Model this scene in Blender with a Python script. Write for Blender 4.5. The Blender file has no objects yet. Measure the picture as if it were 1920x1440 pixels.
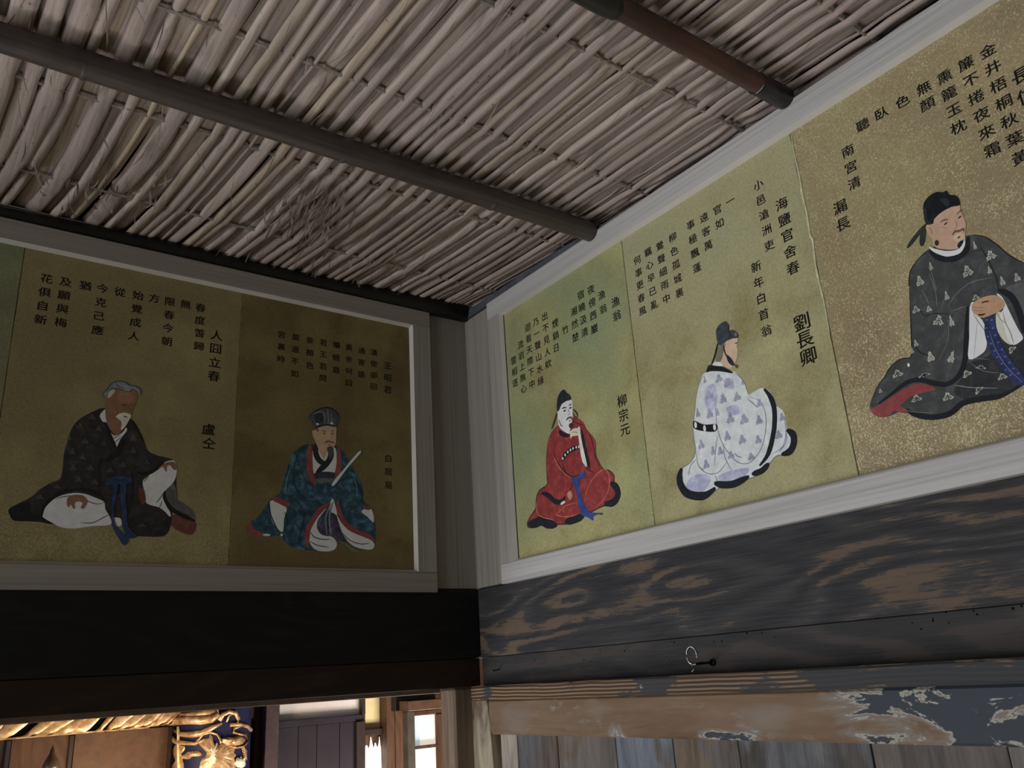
import bpy, bmesh, math, random
from mathutils import Vector, Matrix
from mathutils.geometry import tessellate_polygon
random.seed(7)
D = bpy.data; SC = bpy.context.scene; C = SC.collection
FLOOR = -2.57          # world z = 0 is the top edge of the picture frames, the floor lies 2.57 m below

# ------------------------------------------------------------------ camera
F = 1567.91
CAM = Vector((-0.98972, -1.48653, -0.77854))
RM = ((0.81111777, -0.58170681, -0.06086985), (0.14634694, 0.30261376, -0.94181075), (0.56627778, 0.75501132, 0.33058641))
cd = D.cameras.new('camera'); cam = D.objects.new('camera', cd); C.objects.link(cam)
cd.sensor_fit = 'HORIZONTAL'; cd.sensor_width = 36; cd.lens = F / 1920 * 36; cd.clip_start = 0.02
m = Matrix.Identity(4)
for i in range(3):
    m[i][0] = RM[0][i]; m[i][1] = -RM[1][i]; m[i][2] = -RM[2][i]; m[i][3] = CAM[i]
cam.matrix_world = m
SC.camera = cam

# ------------------------------------------------------------------ world, lights, exposure
W = D.worlds.new('world'); SC.world = W; W.use_nodes = True
bg = W.node_tree.nodes['Background']; bg.inputs[0].default_value = (0.84, 0.92, 1.0, 1); bg.inputs[1].default_value = 0.25
def area(name, loc, target, sx, sy, power, col):
    l = D.lights.new(name, 'AREA'); l.shape = 'RECTANGLE'; l.size = sx; l.size_y = sy; l.energy = power; l.color = col
    o = D.objects.new(name, l); C.objects.link(o); o.location = loc
    o.rotation_euler = (Vector(target) - Vector(loc)).to_track_quat('-Z', 'Y').to_euler(); return o
area('garden_daylight', (-5.2, -1.2, -1.5), (0, -1.0, -0.5), 2.6, 1.9, 86, (0.95, 0.98, 1.0))
area('opening_daylight', (-1.9, 0.75, -2.1), (-0.3, -1.1, -0.1), 1.9, 0.9, 27, (0.98, 0.98, 1.0))
area('far_plaster_fill', (0.75, 0.62, -1.95), (0.5, 1.6, -0.85), 0.7, 0.5, 44, (1.0, 0.93, 0.86))  # unseen fill lamp added low down to brighten the far plaster
def point(name, loc, power, col, r=0.05):
    l = D.lights.new(name, 'POINT'); l.energy = power; l.color = col; l.shadow_soft_size = r
    o = D.objects.new(name, l); C.objects.link(o); o.location = loc; return o
point('gilding_fill', (-0.35, 1.25, -1.1), 6.0, (1.0, 0.72, 0.46), 0.05)  # unseen warm lamp added to brighten the gilding
SC.view_settings.view_transform = 'Standard'; SC.view_settings.look = 'None'
SC.view_settings.exposure = 0.0; SC.view_settings.gamma = 1.0; SC.view_settings.use_curve_mapping = False

# ------------------------------------------------------------------ helpers
def lin(c):
    def f(x):
        x = x / 255.0
        return x / 12.92 if x <= 0.04045 else ((x + 0.055) / 1.055) ** 2.4
    return (f(c[0]), f(c[1]), f(c[2]), 1.0)
def ray(u, v):
    a = ((u - 960) / F, (v - 720) / F, 1.0)
    return Vector([sum(RM[k][i] * a[k] for k in range(3)) for i in range(3)])
def onL(u, v, y=0.0): d = ray(u, v); return CAM + d * ((y - CAM.y) / d.y)
def onR(u, v, x=0.0): d = ray(u, v); return CAM + d * ((x - CAM.x) / d.x)
def onZ(u, v, z): d = ray(u, v); return CAM + d * ((z - CAM.z) / d.z)

def obj(name, verts, faces, mat=None, parent=None, smooth=False, fm=None):
    me = D.meshes.new(name); me.from_pydata([tuple(v) for v in verts], [], faces); me.update()
    o = D.objects.new(name, me); C.objects.link(o)
    if mat:
        for q in (mat if isinstance(mat, list) else [mat]): me.materials.append(q)
    if fm: me.polygons.foreach_set('material_index', fm)
    if smooth: me.polygons.foreach_set('use_smooth', [True] * len(me.polygons))
    if parent:
        o.parent = parent; o.matrix_parent_inverse = parent.matrix_world.inverted()
    return o
def tag(o, label=None, cat=None, group=None, kind=None):
    if label: o['label'] = label
    if cat: o['category'] = cat
    if group: o['group'] = group
    if kind: o['kind'] = kind
    return o
def empty(name, loc, label=None, cat=None, group=None, kind=None):
    o = D.objects.new(name, None); C.objects.link(o); o.location = loc; o.matrix_world = Matrix.Translation(loc)
    o.empty_display_size = 0.02
    return tag(o, label, cat, group, kind)
class MB:
    def __init__(s): s.v = []; s.f = []; s.m = []
    def add(s, vs, fs, mi=0):
        n = len(s.v); s.v += [Vector(v) for v in vs]; s.f += [tuple(i + n for i in f) for f in fs]; s.m += [mi] * len(fs); return s
    def box(s, x0, x1, y0, y1, z0, z1, b=0.0, mi=0):
        """box with chamfered edges b"""
        bm = bmesh.new(); bmesh.ops.create_cube(bm, size=1.0)
        for q in bm.verts: q.co = Vector(((x0 + x1) / 2 + q.co.x * (x1 - x0), (y0 + y1) / 2 + q.co.y * (y1 - y0), (z0 + z1) / 2 + q.co.z * (z1 - z0)))
        if b > 0: bmesh.ops.bevel(bm, geom=bm.edges[:], offset=b, segments=1, affect='EDGES', profile=0.5)
        bm.verts.index_update(); s.add([q.co.copy() for q in bm.verts], [[q.index for q in f.verts] for f in bm.faces], mi); bm.free(); return s
    def tube(s, pts, r, n=8, mi=0, caps=True):
        pts = [Vector(p) for p in pts]; rs = r if isinstance(r, (list, tuple)) else [r] * len(pts)
        vs = []; fs = []; up = Vector((0, 0, 1))
        for i, p in enumerate(pts):
            t = (pts[min(i + 1, len(pts) - 1)] - pts[max(i - 1, 0)]).normalized()
            a = t.cross(up)
            if a.length < 0.05: a = t.cross(Vector((1, 0, 0)))
            a.normalize(); b = t.cross(a).normalized()
            for k in range(n):
                q = 2 * math.pi * k / n; vs.append(p + (a * math.cos(q) + b * math.sin(q)) * rs[i])
        for i in range(len(pts) - 1):
            for k in range(n): fs.append((i * n + k, i * n + (k + 1) % n, (i + 1) * n + (k + 1) % n, (i + 1) * n + k))
        if caps: fs.append(tuple(range(n))[::-1]); fs.append(tuple((len(pts) - 1) * n + k for k in range(n)))
        return s.add(vs, fs, mi)
    def lathe(s, cx, cy, prof, n=20, mi=0):
        vs = []; fs = []
        for (r, z) in prof:
            for k in range(n): q = 2 * math.pi * k / n; vs.append((cx + r * math.cos(q), cy + r * math.sin(q), z))
        for i in range(len(prof) - 1):
            for k in range(n): fs.append((i * n + k, i * n + (k + 1) % n, (i + 1) * n + (k + 1) % n, (i + 1) * n + k))
        return s.add(vs, fs, mi)
    def build(s, name, mat, parent=None, smooth=False): return obj(name, s.v, s.f, mat, parent, smooth, s.m if isinstance(mat, list) else None)
def box(name, mat, x0, x1, y0, y1, z0, z1, parent=None, b=0.0015): return MB().box(min(x0,x1), max(x0,x1), min(y0,y1), max(y0,y1), min(z0,z1), max(z0,z1), b).build(name, mat, parent)

# ------------------------------------------------------------------ material nodes
class N:
    def __init__(s, name, rough=0.7, spec=0.3):
        s.mat = D.materials.new(name); s.mat.use_nodes = True; s.t = s.mat.node_tree; s.b = s.t.nodes['Principled BSDF']
        s.b.inputs['Roughness'].default_value = rough; s.b.inputs['Specular IOR Level'].default_value = spec
        s.co = s.t.nodes.new('ShaderNodeTexCoord').outputs['Object']
    def new(s, k, **kw):
        n = s.t.nodes.new(k)
        for a, b in kw.items(): setattr(n, a, b)
        return n
    def lk(s, a, b): s.t.links.new(a, b)
    def map(s, sc, loc=(0, 0, 0), co=None, rot=(0, 0, 0)):
        n = s.new('ShaderNodeMapping'); n.inputs['Scale'].default_value = sc; n.inputs['Location'].default_value = loc; n.inputs['Rotation'].default_value = rot
        s.lk(co or s.co, n.inputs[0]); return n.outputs[0]
    def noise(s, co, scale=1.0, det=4, rough=0.55, dist=0.0):
        n = s.new('ShaderNodeTexNoise'); n.inputs['Scale'].default_value = scale; n.inputs['Detail'].default_value = det
        n.inputs['Roughness'].default_value = rough; n.inputs['Distortion'].default_value = dist; s.lk(co, n.inputs[0]); return n.outputs[0]
    def ramp(s, f, stops):
        n = s.new('ShaderNodeValToRGB'); e = n.color_ramp.elements
        while len(e) > 1: e.remove(e[0])
        e[0].position = stops[0][0]; e[0].color = stops[0][1]
        for p, c in stops[1:]: q = e.new(p); q.color = c
        s.lk(f, n.inputs[0]); return n.outputs[0]
    def mask(s, f, a, b): return s.ramp(f, [(a, (0, 0, 0, 1)), (b, (1, 1, 1, 1))])
    def math(s, op, a, b=None):
        n = s.new('ShaderNodeMath', operation=op)
        for i, q in enumerate((a, b)):
            if q is None: continue
            if isinstance(q, (int, float)): n.inputs[i].default_value = q
            else: s.lk(q, n.inputs[i])
        return n.outputs[0]
    def mix(s, f, a, b, mode='MIX'):
        n = s.new('ShaderNodeMix', data_type='RGBA', blend_type=mode)
        if isinstance(f, (int, float)): n.inputs[0].default_value = f
        else: s.lk(f, n.inputs[0])
        for k, q in ((6, a), (7, b)):
            if isinstance(q, tuple): n.inputs[k].default_value = q
            else: s.lk(q, n.inputs[k])
        return n.outputs[2]
    def xyz(s):
        n = s.new('ShaderNodeSeparateXYZ'); s.lk(s.co, n.inputs[0]); return n.outputs
    def bump(s, h, st=0.3, d=0.002):
        n = s.new('ShaderNodeBump'); n.inputs['Strength'].default_value = st; n.inputs['Distance'].default_value = d
        s.lk(h, n.inputs['Height']); s.lk(n.outputs[0], s.b.inputs['Normal'])
    def out(s, c):
        if isinstance(c, tuple): s.b.inputs['Base Color'].default_value = c
        else: s.lk(c, s.b.inputs['Base Color'])
        return s.mat
def stretch(axis, along, across):
    v = [across] * 3; v['xyz'.index(axis)] = along; return tuple(v)

def pale_wood(name, axis, c1, c2, across=260, along=3.0):
    n = N(name, 0.62, 0.25)
    f = n.noise(n.map(stretch(axis, along, across)), 1, 3, 0.6); g = n.noise(n.map(stretch(axis, 1.2, 45)), 1, 3, 0.5, 0.6)
    h = n.math('ADD', n.math('MULTIPLY', f, 0.55), n.math('MULTIPLY', g, 0.45))
    c = n.ramp(h, [(0.32, lin(c2)), (0.5, lin(c1)), (0.66, lin([min(255, q * 1.06) for q in c1]))]); n.bump(f, 0.15, 0.0008); return n.out(c)
def old_wood(name, axis, base, dark, worn, amt=0.5, ring='z', ringf=150, rough=0.75, seed=0, big=3.0, wmask=0.56, rw=38.0, rl=0.35):
    """dark aged timber: cathedral rings along the grain, bare wood showing where the stain has worn off"""
    n = N(name, rough, 0.25)
    warp = n.noise(n.map(stretch(axis, big * 0.7, 7.5), (seed, seed, seed)), 1, 2, 0.45)
    x = n.xyz()[{'x': 0, 'y': 1, 'z': 2}[ring]]
    ph = n.math('ADD', n.math('MULTIPLY', x, ringf * rl), n.math('MULTIPLY', warp, rw * 1.9))
    sn = n.math('ADD', n.math('MULTIPLY', n.math('SINE', ph), 0.5), 0.5)
    fine = n.noise(n.map(stretch(axis, 14, 420), (seed, 0, 0)), 1, 3, 0.65)
    streak = n.noise(n.map(stretch(axis, 16, 90), (0, seed, 0)), 1, 6, 0.75, 0.5)
    patch = n.noise(n.map(stretch(axis, 4.5, 11), (seed * 2, 3, seed)), 1, 3, 0.55)
    c = n.mix(n.mask(n.math('ADD', n.math('MULTIPLY', sn, 0.22), n.math('MULTIPLY', fine, 0.78)), 0.3, 0.72), lin(dark), lin(base))
    wm = n.math('ADD', n.math('ADD', n.math('MULTIPLY', n.mask(sn, 0.3, 1.0), 0.12), n.math('ADD', n.math('MULTIPLY', streak, 0.42), n.math('MULTIPLY', fine, 0.22))), n.math('MULTIPLY', patch, 0.42))
    k = n.math('MULTIPLY', n.mask(wm, wmask + 0.02, wmask + 0.08), amt)
    c = n.mix(k, c, n.mix(fine, lin(worn), lin([q * 0.72 for q in worn])))
    n.bump(n.math('ADD', fine, n.math('MULTIPLY', sn, 0.4)), 0.3, 0.001); return n.out(c)
def plain(name, c, rough=0.7, spec=0.3, metal=0.0, var=0.12, sc=30):
    n = N(name, rough, spec); n.b.inputs['Metallic'].default_value = metal
    f = n.noise(n.map((sc, sc, sc)), 1, 4, 0.6)
    return n.out(n.ramp(f, [(0.3, lin([q * (1 - var) for q in c])), (0.7, lin([min(255, q * (1 + var)) for q in c]))]))
def glow(name, c, st):
    n = N(name, 0.5); n.b.inputs['Base Color'].default_value = lin(c); n.b.inputs['Emission Color'].default_value = lin(c); n.b.inputs['Emission Strength'].default_value = st; return n.mat
def gold_ground(name, c1, c2, c3, fl, flc, zsplit=-0.44, seed=0, sc=9):
    """mottled gold ground with gold flecks, thicker towards the foot of the panel"""
    n = N(name, 0.5, 0.35)
    a = n.noise(n.map((sc, sc, sc), (seed, seed, 0)), 1, 5, 0.6, 0.3); b = n.noise(n.map((sc * .45,) * 3, (seed * 2, 0, 5)), 1, 2, 0.5)
    c = n.ramp(a, [(0.34, lin(c3)), (0.5, lin(c1)), (0.66, lin([min(255, q * 1.1) for q in c1]))]); c = n.mix(n.mask(b, 0.42, 0.66), c, lin(c2))
    grain = n.noise(n.map((260, 260, 260)), 1, 3, 0.7); c = n.mix(0.55, c, n.ramp(grain, [(0.3, (0.35, 0.35, 0.33, 1)), (0.7, (0.66, 0.66, 0.62, 1))]), 'OVERLAY')
    z = n.xyz()[2]; low = n.ramp(n.math('ADD', n.math('MULTIPLY', z, 1.0), 0.6), [(0.6 + zsplit - 0.10, (1, 1, 1, 1)), (0.6 + zsplit + 0.06, (0, 0, 0, 1))])
    fn = n.noise(n.map((560, 560, 470), (seed, 0, 0)), 1, 1, 0.5); cl = n.noise(n.map((32, 32, 40), (seed, 9, 0)), 1, 3, 0.6)
    thr = n.math('ADD', n.math('MULTIPLY', fn, 0.75), n.math('MULTIPLY', cl, 0.25))
    k = n.mask(thr, 0.565, 0.63); c = n.mix(n.math('MULTIPLY', k, fl[0]), c, lin(flc)); c = n.mix(n.math('MULTIPLY', n.math('MULTIPLY', n.mask(thr, 0.50, 0.58), low), fl[1]), c, lin(flc))
    n.bump(grain, 0.12, 0.0005); return n.out(c)

M = {}
M['frame_x'] = pale_wood('shaded_frame_wood_x', 'x', (152, 145, 138), (132, 125, 118)); M['frame_y'] = pale_wood('lit_frame_wood_y', 'y', (190, 187, 185), (166, 163, 161))  # one frame wood in two tones: shaded left wall, lit right wall
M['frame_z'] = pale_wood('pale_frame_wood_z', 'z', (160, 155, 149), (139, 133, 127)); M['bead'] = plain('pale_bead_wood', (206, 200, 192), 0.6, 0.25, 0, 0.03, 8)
M['board'] = pale_wood('grey_board_wood', 'z', (150, 144, 137), (128, 121, 114), 190, 2.0)
M['beam_r'] = old_wood('charcoal_beam_wood', 'y', (72, 71, 73), (48, 48, 51), (124, 106, 88), 0.85, 'z', 230, 0.8, 1.3, 2.6, 0.60)
M['beam_r2'] = old_wood('charcoal_beam_wood_smooth', 'y', (66, 64, 65), (52, 51, 52), (96, 84, 76), 0.4, 'z', 120, 0.75, 5.3, 2, 0.58)
M['beam_l'] = old_wood('soot_black_beam_wood', 'x', (28, 27, 27), (22, 21, 21), (44, 40, 37), 0.5, 'z', 140, 0.8, 2.2, 2.4, 0.62)
M['beam_l2'] = old_wood('dark_brown_lintel_wood', 'x', (50, 37, 28), (40, 30, 23), (70, 58, 46), 0.4, 'z', 160, 0.7, 3.1, 2.4, 0.62)
M['lip'] = plain('lintel_lip_wood', (112, 92, 74), 0.45, 0.4)
M['dark'] = plain('dark_wood_and_recess_shade', (34, 36, 42), 0.9, 0.1); M['soot'] = plain('soot_black_bamboo', (30, 29, 28), 0.55, 0.35)  # first one also colours the painted shade in gaps and frame edge

def strip_mat():
    n = N('striped_lintel_wood', 0.7, 0.25); x = n.xyz()
    w = n.noise(n.map((1, 5, 6)), 1, 2, 0.5)
    s = n.math('ADD', n.math('MULTIPLY', n.math('SINE', n.math('ADD', n.math('MULTIPLY', x[2], 1050.0), n.math('MULTIPLY', w, 14.0))), 0.5), 0.5)
    fine = n.noise(n.map((20, 14, 420)), 1, 3, 0.6)
    g = n.math('ADD', n.math('MULTIPLY', x[1], 0.75), 1.0)      # browner near the corner, greyer away from it
    wood = n.mix(g, lin((104, 96, 88)), lin((156, 122, 86)))
    c = n.mix(n.mask(n.math('ADD', n.math('MULTIPLY', s, 0.7), n.math('MULTIPLY', fine, 0.3)), 0.34, 0.56), wood, lin((64, 56, 50)))
    p = n.noise(n.map((9, 9, 24), (4.4, 1.2, 0)), 1, 4, 0.6)
    c = n.mix(n.math('MULTIPLY', n.mask(n.math('ADD', p, n.math('MULTIPLY', x[1], -0.14)), 0.58, 0.63), 0.92), c, lin((60, 62, 66))); n.bump(fine, 0.4, 0.001); return n.out(c)
M['strip'] = strip_mat()
def rail_mat():
    """brown rail: old paint peels to blue-grey away from the corner, pale chips at the edges of the peel"""
    n = N('peeling_door_rail_wood', 0.65, 0.3); x = n.xyz()
    base = n.ramp(n.noise(n.map((20, 3.5, 26), (0, 0, 2)), 1, 5, 0.6, 0.8), [(0.32, lin((92, 72, 56))), (0.5, lin((118, 95, 74))), (0.68, lin((132, 110, 90)))])
    base = n.mix(n.math('MULTIPLY', n.mask(n.noise(n.map((6, 5, 14), (3, 3, 1)), 1, 3, 0.5), 0.54, 0.66), 0.55), base, lin((140, 130, 122)))
    p = n.noise(n.map((12, 8, 21), (2.2, 0.35, 0.8)), 1, 6, 0.62, 0.5)
    e = n.math('MULTIPLY', n.math('MAXIMUM', n.math('SUBTRACT', n.math('MULTIPLY', x[1], -1.0), 0.74), 0.0), 1.0)
    q = n.math('ADD', p, n.math('MINIMUM', e, 0.17))
    c = n.mix(n.math('MULTIPLY', n.mask(q, 0.55, 0.62), 0.75), base, lin((136, 130, 124))); c = n.mix(n.mask(q, 0.622, 0.636), c, lin((170, 166, 158))); c = n.mix(n.mask(q, 0.645, 0.66), c, lin((60, 65, 74)))
    n.bump(q, 0.2, 0.002); return n.out(c)
M['rail'] = rail_mat()
def plank_mat(name, a, b, cdark, seed):
    n = N(name, 0.65, 0.3)
    s = n.noise(n.map((20, 34, 4.5), (seed, seed, seed)), 1, 6, 0.66, 0.7); big = n.noise(n.map((5, 14, 6), (0, seed, 3)), 1, 3, 0.55, 0.5)
    c = n.ramp(s, [(0.30, lin(cdark)), (0.46, lin(a)), (0.62, lin([min(255, q * 1.18) for q in a]))])
    c = n.mix(n.mask(big, 0.50, 0.60), c, n.mix(n.mask(s, 0.4, 0.6), lin([q * .75 for q in b]), lin(b)))
    f = n.noise(n.map((20, 300, 12)), 1, 2, 0.6); c = n.mix(0.4, c, n.ramp(f, [(0.3, (0.3, 0.3, 0.3, 1)), (0.7, (0.65, 0.65, 0.65, 1))]), 'OVERLAY'); n.bump(f, 0.3, 0.001); return n.out(c)
M['jamb'] = plank_mat('peeling_cream_jamb', (160, 148, 128), (128, 106, 84), (100, 84, 68), 4.0)
def post_mat():
    n = N('weathered_post_wood', 0.7, 0.25)
    s = n.noise(n.map((60, 60, 3.0)), 1, 5, 0.6, 0.4); k = n.noise(n.map((26, 26, 12), (3.3, 0, 1.1)), 1, 2, 0.5)
    c = n.ramp(s, [(0.3, lin((96, 80, 68))), (0.5, lin((126, 107, 91))), (0.7, lin((142, 126, 110)))])
    c = n.mix(n.mask(k, 0.64, 0.74), c, lin((72, 56, 58))); n.bump(s, 0.3, 0.001); return n.out(c)
M['post'] = post_mat()

# ------------------------------------------------------------------ room shell
def struct(o, label=None): return tag(o, label, kind='structure')
fl = box('floor', plain('tatami_floor_straw', (150, 142, 104), 0.8, 0.1, 0, 0.12, 60), -3.6, 2.4, -3.8, 3.0, FLOOR - 0.08, FLOOR); struct(fl, 'pale straw matting floor')
wr = box('wall_right', M['board'], 0.0, 0.10, -3.8, 0.0, -0.60, 0.0045, b=0); struct(wr, 'pale grey upright-grained board wall right of the corner')
wl = box('wall_left', M['board'], -3.6, 0.0, 0.0, 0.09, -0.60, 0.035, b=0); struct(wl, 'grey upright-grained board wall left of the corner')
wb = box('wall_back', plain('brown_plaster', (120, 104, 84), 0.9, 0.1), -3.6, 0.1, -3.9, -3.8, FLOOR, 0.06); struct(wb)

t = box('trim_17', M['dark'], 0.034, 0.10, -3.8, 0.0, 0.0047, 0.050, b=0); struct(t, 'dark filler box standing in for shade in the gap behind the right edging')  # dark box added so the gap above the frame reads as shade
# dark beams below the pictures on the left
t = box('trim_1', M['beam_l'], -3.6, -0.001, -0.004, 0.085, -0.7365, -0.601, b=0.002); struct(t, 'soot-black upper beam under the pictures left of the corner')
t = box('trim_2', M['beam_l2'], -3.6, -0.001, 0.000, 0.085, -0.791, -0.7372, b=0.0015); struct(t, 'dark brown lower lintel left of the corner, over the opening')
box('lintel_lip', M['lip'], -3.6, -0.06, 0.060, 0.072, -0.7995, -0.7905, t, 0.001)
# beams on the right
t = MB().box(0.0, 0.09, -3.8, 0.085, -0.7365, -0.601, 0.003).build('trim_3', M['beam_r']); struct(t, 'charcoal beam with worn brown grain patches under the pictures on the right')
t = box('trim_4', M['beam_r2'], 0.004, 0.09, -3.8, 0.0, -0.80, -0.7372, b=0.001); struct(t, 'dark smooth recessed board with worm holes on the right')
hole = MB()
for px in [(1122, 1219), (1133, 1214), (1000, 1238), (1254, 1203), (1261, 1205), (1335, 1203), (1344, 1190), (1350, 1202), (1491, 1174), (1641, 1160), (1707, 1168), (1746, 1160), (1770, 1148), (1746, 1164), (1776, 1168), (1822, 1146), (1829, 1152), (1896, 1141), (1912, 1136), (1724, 1180), (1448, 1176), (1449, 1195), (1397, 1187), (1425, 1187), (1050, 1233), (1105, 1240), (1246, 1231), (1168, 1221), (966, 1238), (1092, 1237)]:
    p = onR(*px); r = random.uniform(0.0007, 0.0013); hole.add([(0.0036, p.y + r * math.cos(a), p.z + r * 1.3 * math.sin(a)) for a in [k * math.pi / 4 for k in range(8)]], [tuple(range(8))[::-1]])
tag(hole.build('worm_hole', plain('worm_hole_black', (12, 11, 11), 0.9, 0.05), t), kind='stuff')
t = box('trim_5', M['strip'], -0.030, 0.05, -3.8, -0.004, -0.8165, -0.7905, b=0.003); struct(t, 'brown and grey striped lintel strip standing proud over the door')
# corner post and its peeling jamb
po = box('trim_6', M['post'], onL(827, 1370, 0.056).x, -0.001, 0.004, 0.056, FLOOR, -0.7915, b=0.004); struct(po, 'weathered brown post under the corner')
jm = MB(); pr = []
for k in range(26):
    z = -0.8175 - k * 0.07; pr.append((-0.045 - 0.012 * min(1, k * 0.5) + random.uniform(-0.002, 0.002), z))
jv = []
for (y, z) in pr: jv += [(-0.022, 0.004, z), (-0.026, y * 0.6, z), (-0.018, y, z), (0.01, y, z)]
jf = []
for k in range(len(pr) - 1):
    for j in range(3): a = k * 4 + j; jf.append((a, a + 1, a + 5, a + 4))
jf.append((0, 3, 2, 1)); jb = jm.add(jv, jf).build('trim_7', M['jamb']); struct(jb, 'narrow cream jamb with peeling paint right of the corner post')

# ------------------------------------------------------------------ door of worn boards on the right
door = empty('door_1', (0, -1.0, FLOOR), 'weathered board door with a peeling brown top rail', kind='structure')
bm = bmesh.new()
def rounded_rail(x0, x1, y0, y1, z0, z1, r):
    pts = [(y1, z1), (y0, z1)] + [(y0 + (r - r * math.cos(a)), z0 + r - r * math.sin(a)) for a in [k * math.pi / 10 for k in range(6)]] + [(y1, z0)]
    pts = [(y0 + (yy - y0) * 1.0, zz) for yy, zz in pts]; n = len(pts); bv = 0.003
    cy = sum(p[0] for p in pts) / n; cz = sum(p[1] for p in pts) / n
    ins = [(p[0] + (bv if p[0] < cy else -bv), p[1] + (bv if p[1] < cz else -bv)) for p in pts]
    vs = [(x1, p[0], p[1]) for p in pts] + [(x0 + bv, p[0], p[1]) for p in pts] + [(x0, p[0], p[1]) for p in ins]
    fs = [tuple(2 * n + k for k in range(n))]
    for l in range(2):
        for k in range(n): fs.append((l * n + k, (l + 1) * n + k, (l + 1) * n + (k + 1) % n, l * n + (k + 1) % n))
    return vs, fs
v, f = rounded_rail(-0.022, 0.02, -3.2, -0.052, -0.8785, -0.8170, 0.012)
v = [(a, -3.252 - b, c) for a, b, c in v]      # mirror so that the rounded end lies at the corner
top = obj('top_rail', v, [q[::-1] for q in f], M['rail'], door)
PC = [((150, 142, 132), (100, 96, 92), (84, 78, 74)), ((92, 91, 94), (108, 94, 82), (68, 67, 70)), ((98, 92, 88), (106, 92, 78), (72, 69, 68)), ((98, 104, 114), (104, 98, 96), (74, 76, 82)),
      ((88, 83, 82), (116, 98, 78), (62, 60, 62)), ((96, 97, 102), (88, 82, 78), (70, 69, 72)), ((96, 88, 84), (106, 98, 94), (74, 68, 65)), ((104, 98, 94), (94, 97, 104), (78, 73, 68))]
ys = [-0.064, -0.118, -0.236, -0.388, -0.515, -0.640, -0.845, -1.005, -1.18, -1.34, -1.5, -1.7, -1.9, -2.1, -2.3, -2.55, -2.8, -3.0, -3.25]
for i in range(len(ys) - 1):
    a, b, c_ = PC[i % 8]; mt = plank_mat('worn_plank_paint_%d' % i, a, b, c_, i * 3.7 + 1)
    g = 0.0014 if i in (2, 5) else 0.0006
    box('plank', mt, -0.004 + random.uniform(-0.001, 0.001), 0.018, ys[i] - g, ys[i + 1] + g, FLOOR + 0.08, -0.872, door, 0.0008)
box('bottom_rail', M['rail'], -0.02, 0.02, -3.25, -0.06, FLOOR + 0.001, FLOOR + 0.09, door)
box('door_backing', M['dark'], 0.019, 0.03, -3.25, -0.05, FLOOR + 0.001, -0.82, door)

# ------------------------------------------------------------------ small metalwork on the right wall
steel = N('dull_steel', 0.22, 0.5); steel.b.inputs['Metallic'].default_value = 1.0; steel = steel.out(lin((150, 150, 152)))
blk = N('black_iron', 0.35, 0.5); blk.b.inputs['Metallic'].default_value = 0.9; blk = blk.out(lin((52, 51, 52)))
hp = onR(1338, 1242, 0.004); tipx = -0.050
tp = onR(1299, 1246, tipx); hk = empty('wire_hook', hp, 'open-ring steel wire hook screwed into the dark board over the door', 'hook')
MB().tube([hp, hp.lerp(tp, 0.5) + Vector((0, 0, 0.0006)), tp], 0.0019, 10).build('shank', blk, hk, True)
ux = Vector((-0.35, 0.94, 0)).normalized(); cen = tp + Vector((0, 0, 0.0125)); rr = []
for k in range(25):
    a = -math.pi / 2 - k / 24 * math.pi * 1.62; rr.append(cen + ux * math.cos(a) * -0.0078 + Vector((0, 0, 1)) * math.sin(a) * 0.0118)
MB().tube(rr, 0.0013, 10).build('open_ring', steel, hk, True)
MB().tube([tp + Vector((0.006, 0.006, 0.0005)), tp + Vector((-0.001, 0.002, -0.0005)), tp + Vector((-0.003, -0.009, 0.0004))], 0.0012, 8).build('cross_wire', steel, hk, True)
MB().tube([tp + Vector((0, 0.006, -0.004)), tp + Vector((-0.002, 0.001, -0.0095)), tp + Vector((-0.001, -0.004, -0.0045))], 0.0009, 8).build('wire_twist', steel, hk, True)
MB().tube([hp + Vector((-0.001, 0, 0)), hp + Vector((-0.004, 0, 0))], 0.005, 16).build('collar', blk, hk, True)
np_ = onR(936, 1255, 0.004); ne = onR(923, 1258, -0.016); nl = empty('nail', np_, 'short nail bent out of the dark board close to the corner', 'nail')
MB().tube([np_, ne], 0.0011, 8).build('nail_shank', blk, nl, True); MB().tube([ne, ne + (ne - np_).normalized() * 0.0012], 0.0028, 12).build('nail_head', M['beam_r2'], nl, True)
q = onR(1203, 1287, -0.030); pg = empty('small_peg', q, 'tiny pale-rimmed peg in the striped strip above the door', 'peg')
MB().tube([q + Vector((0.002, 0, 0)), q + Vector((-0.0012, 0, 0))], 0.0026, 12).build('pale_rim', plain('pale_rim', (205, 200, 190)), pg, True)
MB().tube([q + Vector((0.001, -0.0006, 0)), q + Vector((-0.0016, -0.0006, 0))], 0.0016, 10).build('dark_plug', blk, pg, True)

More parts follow.
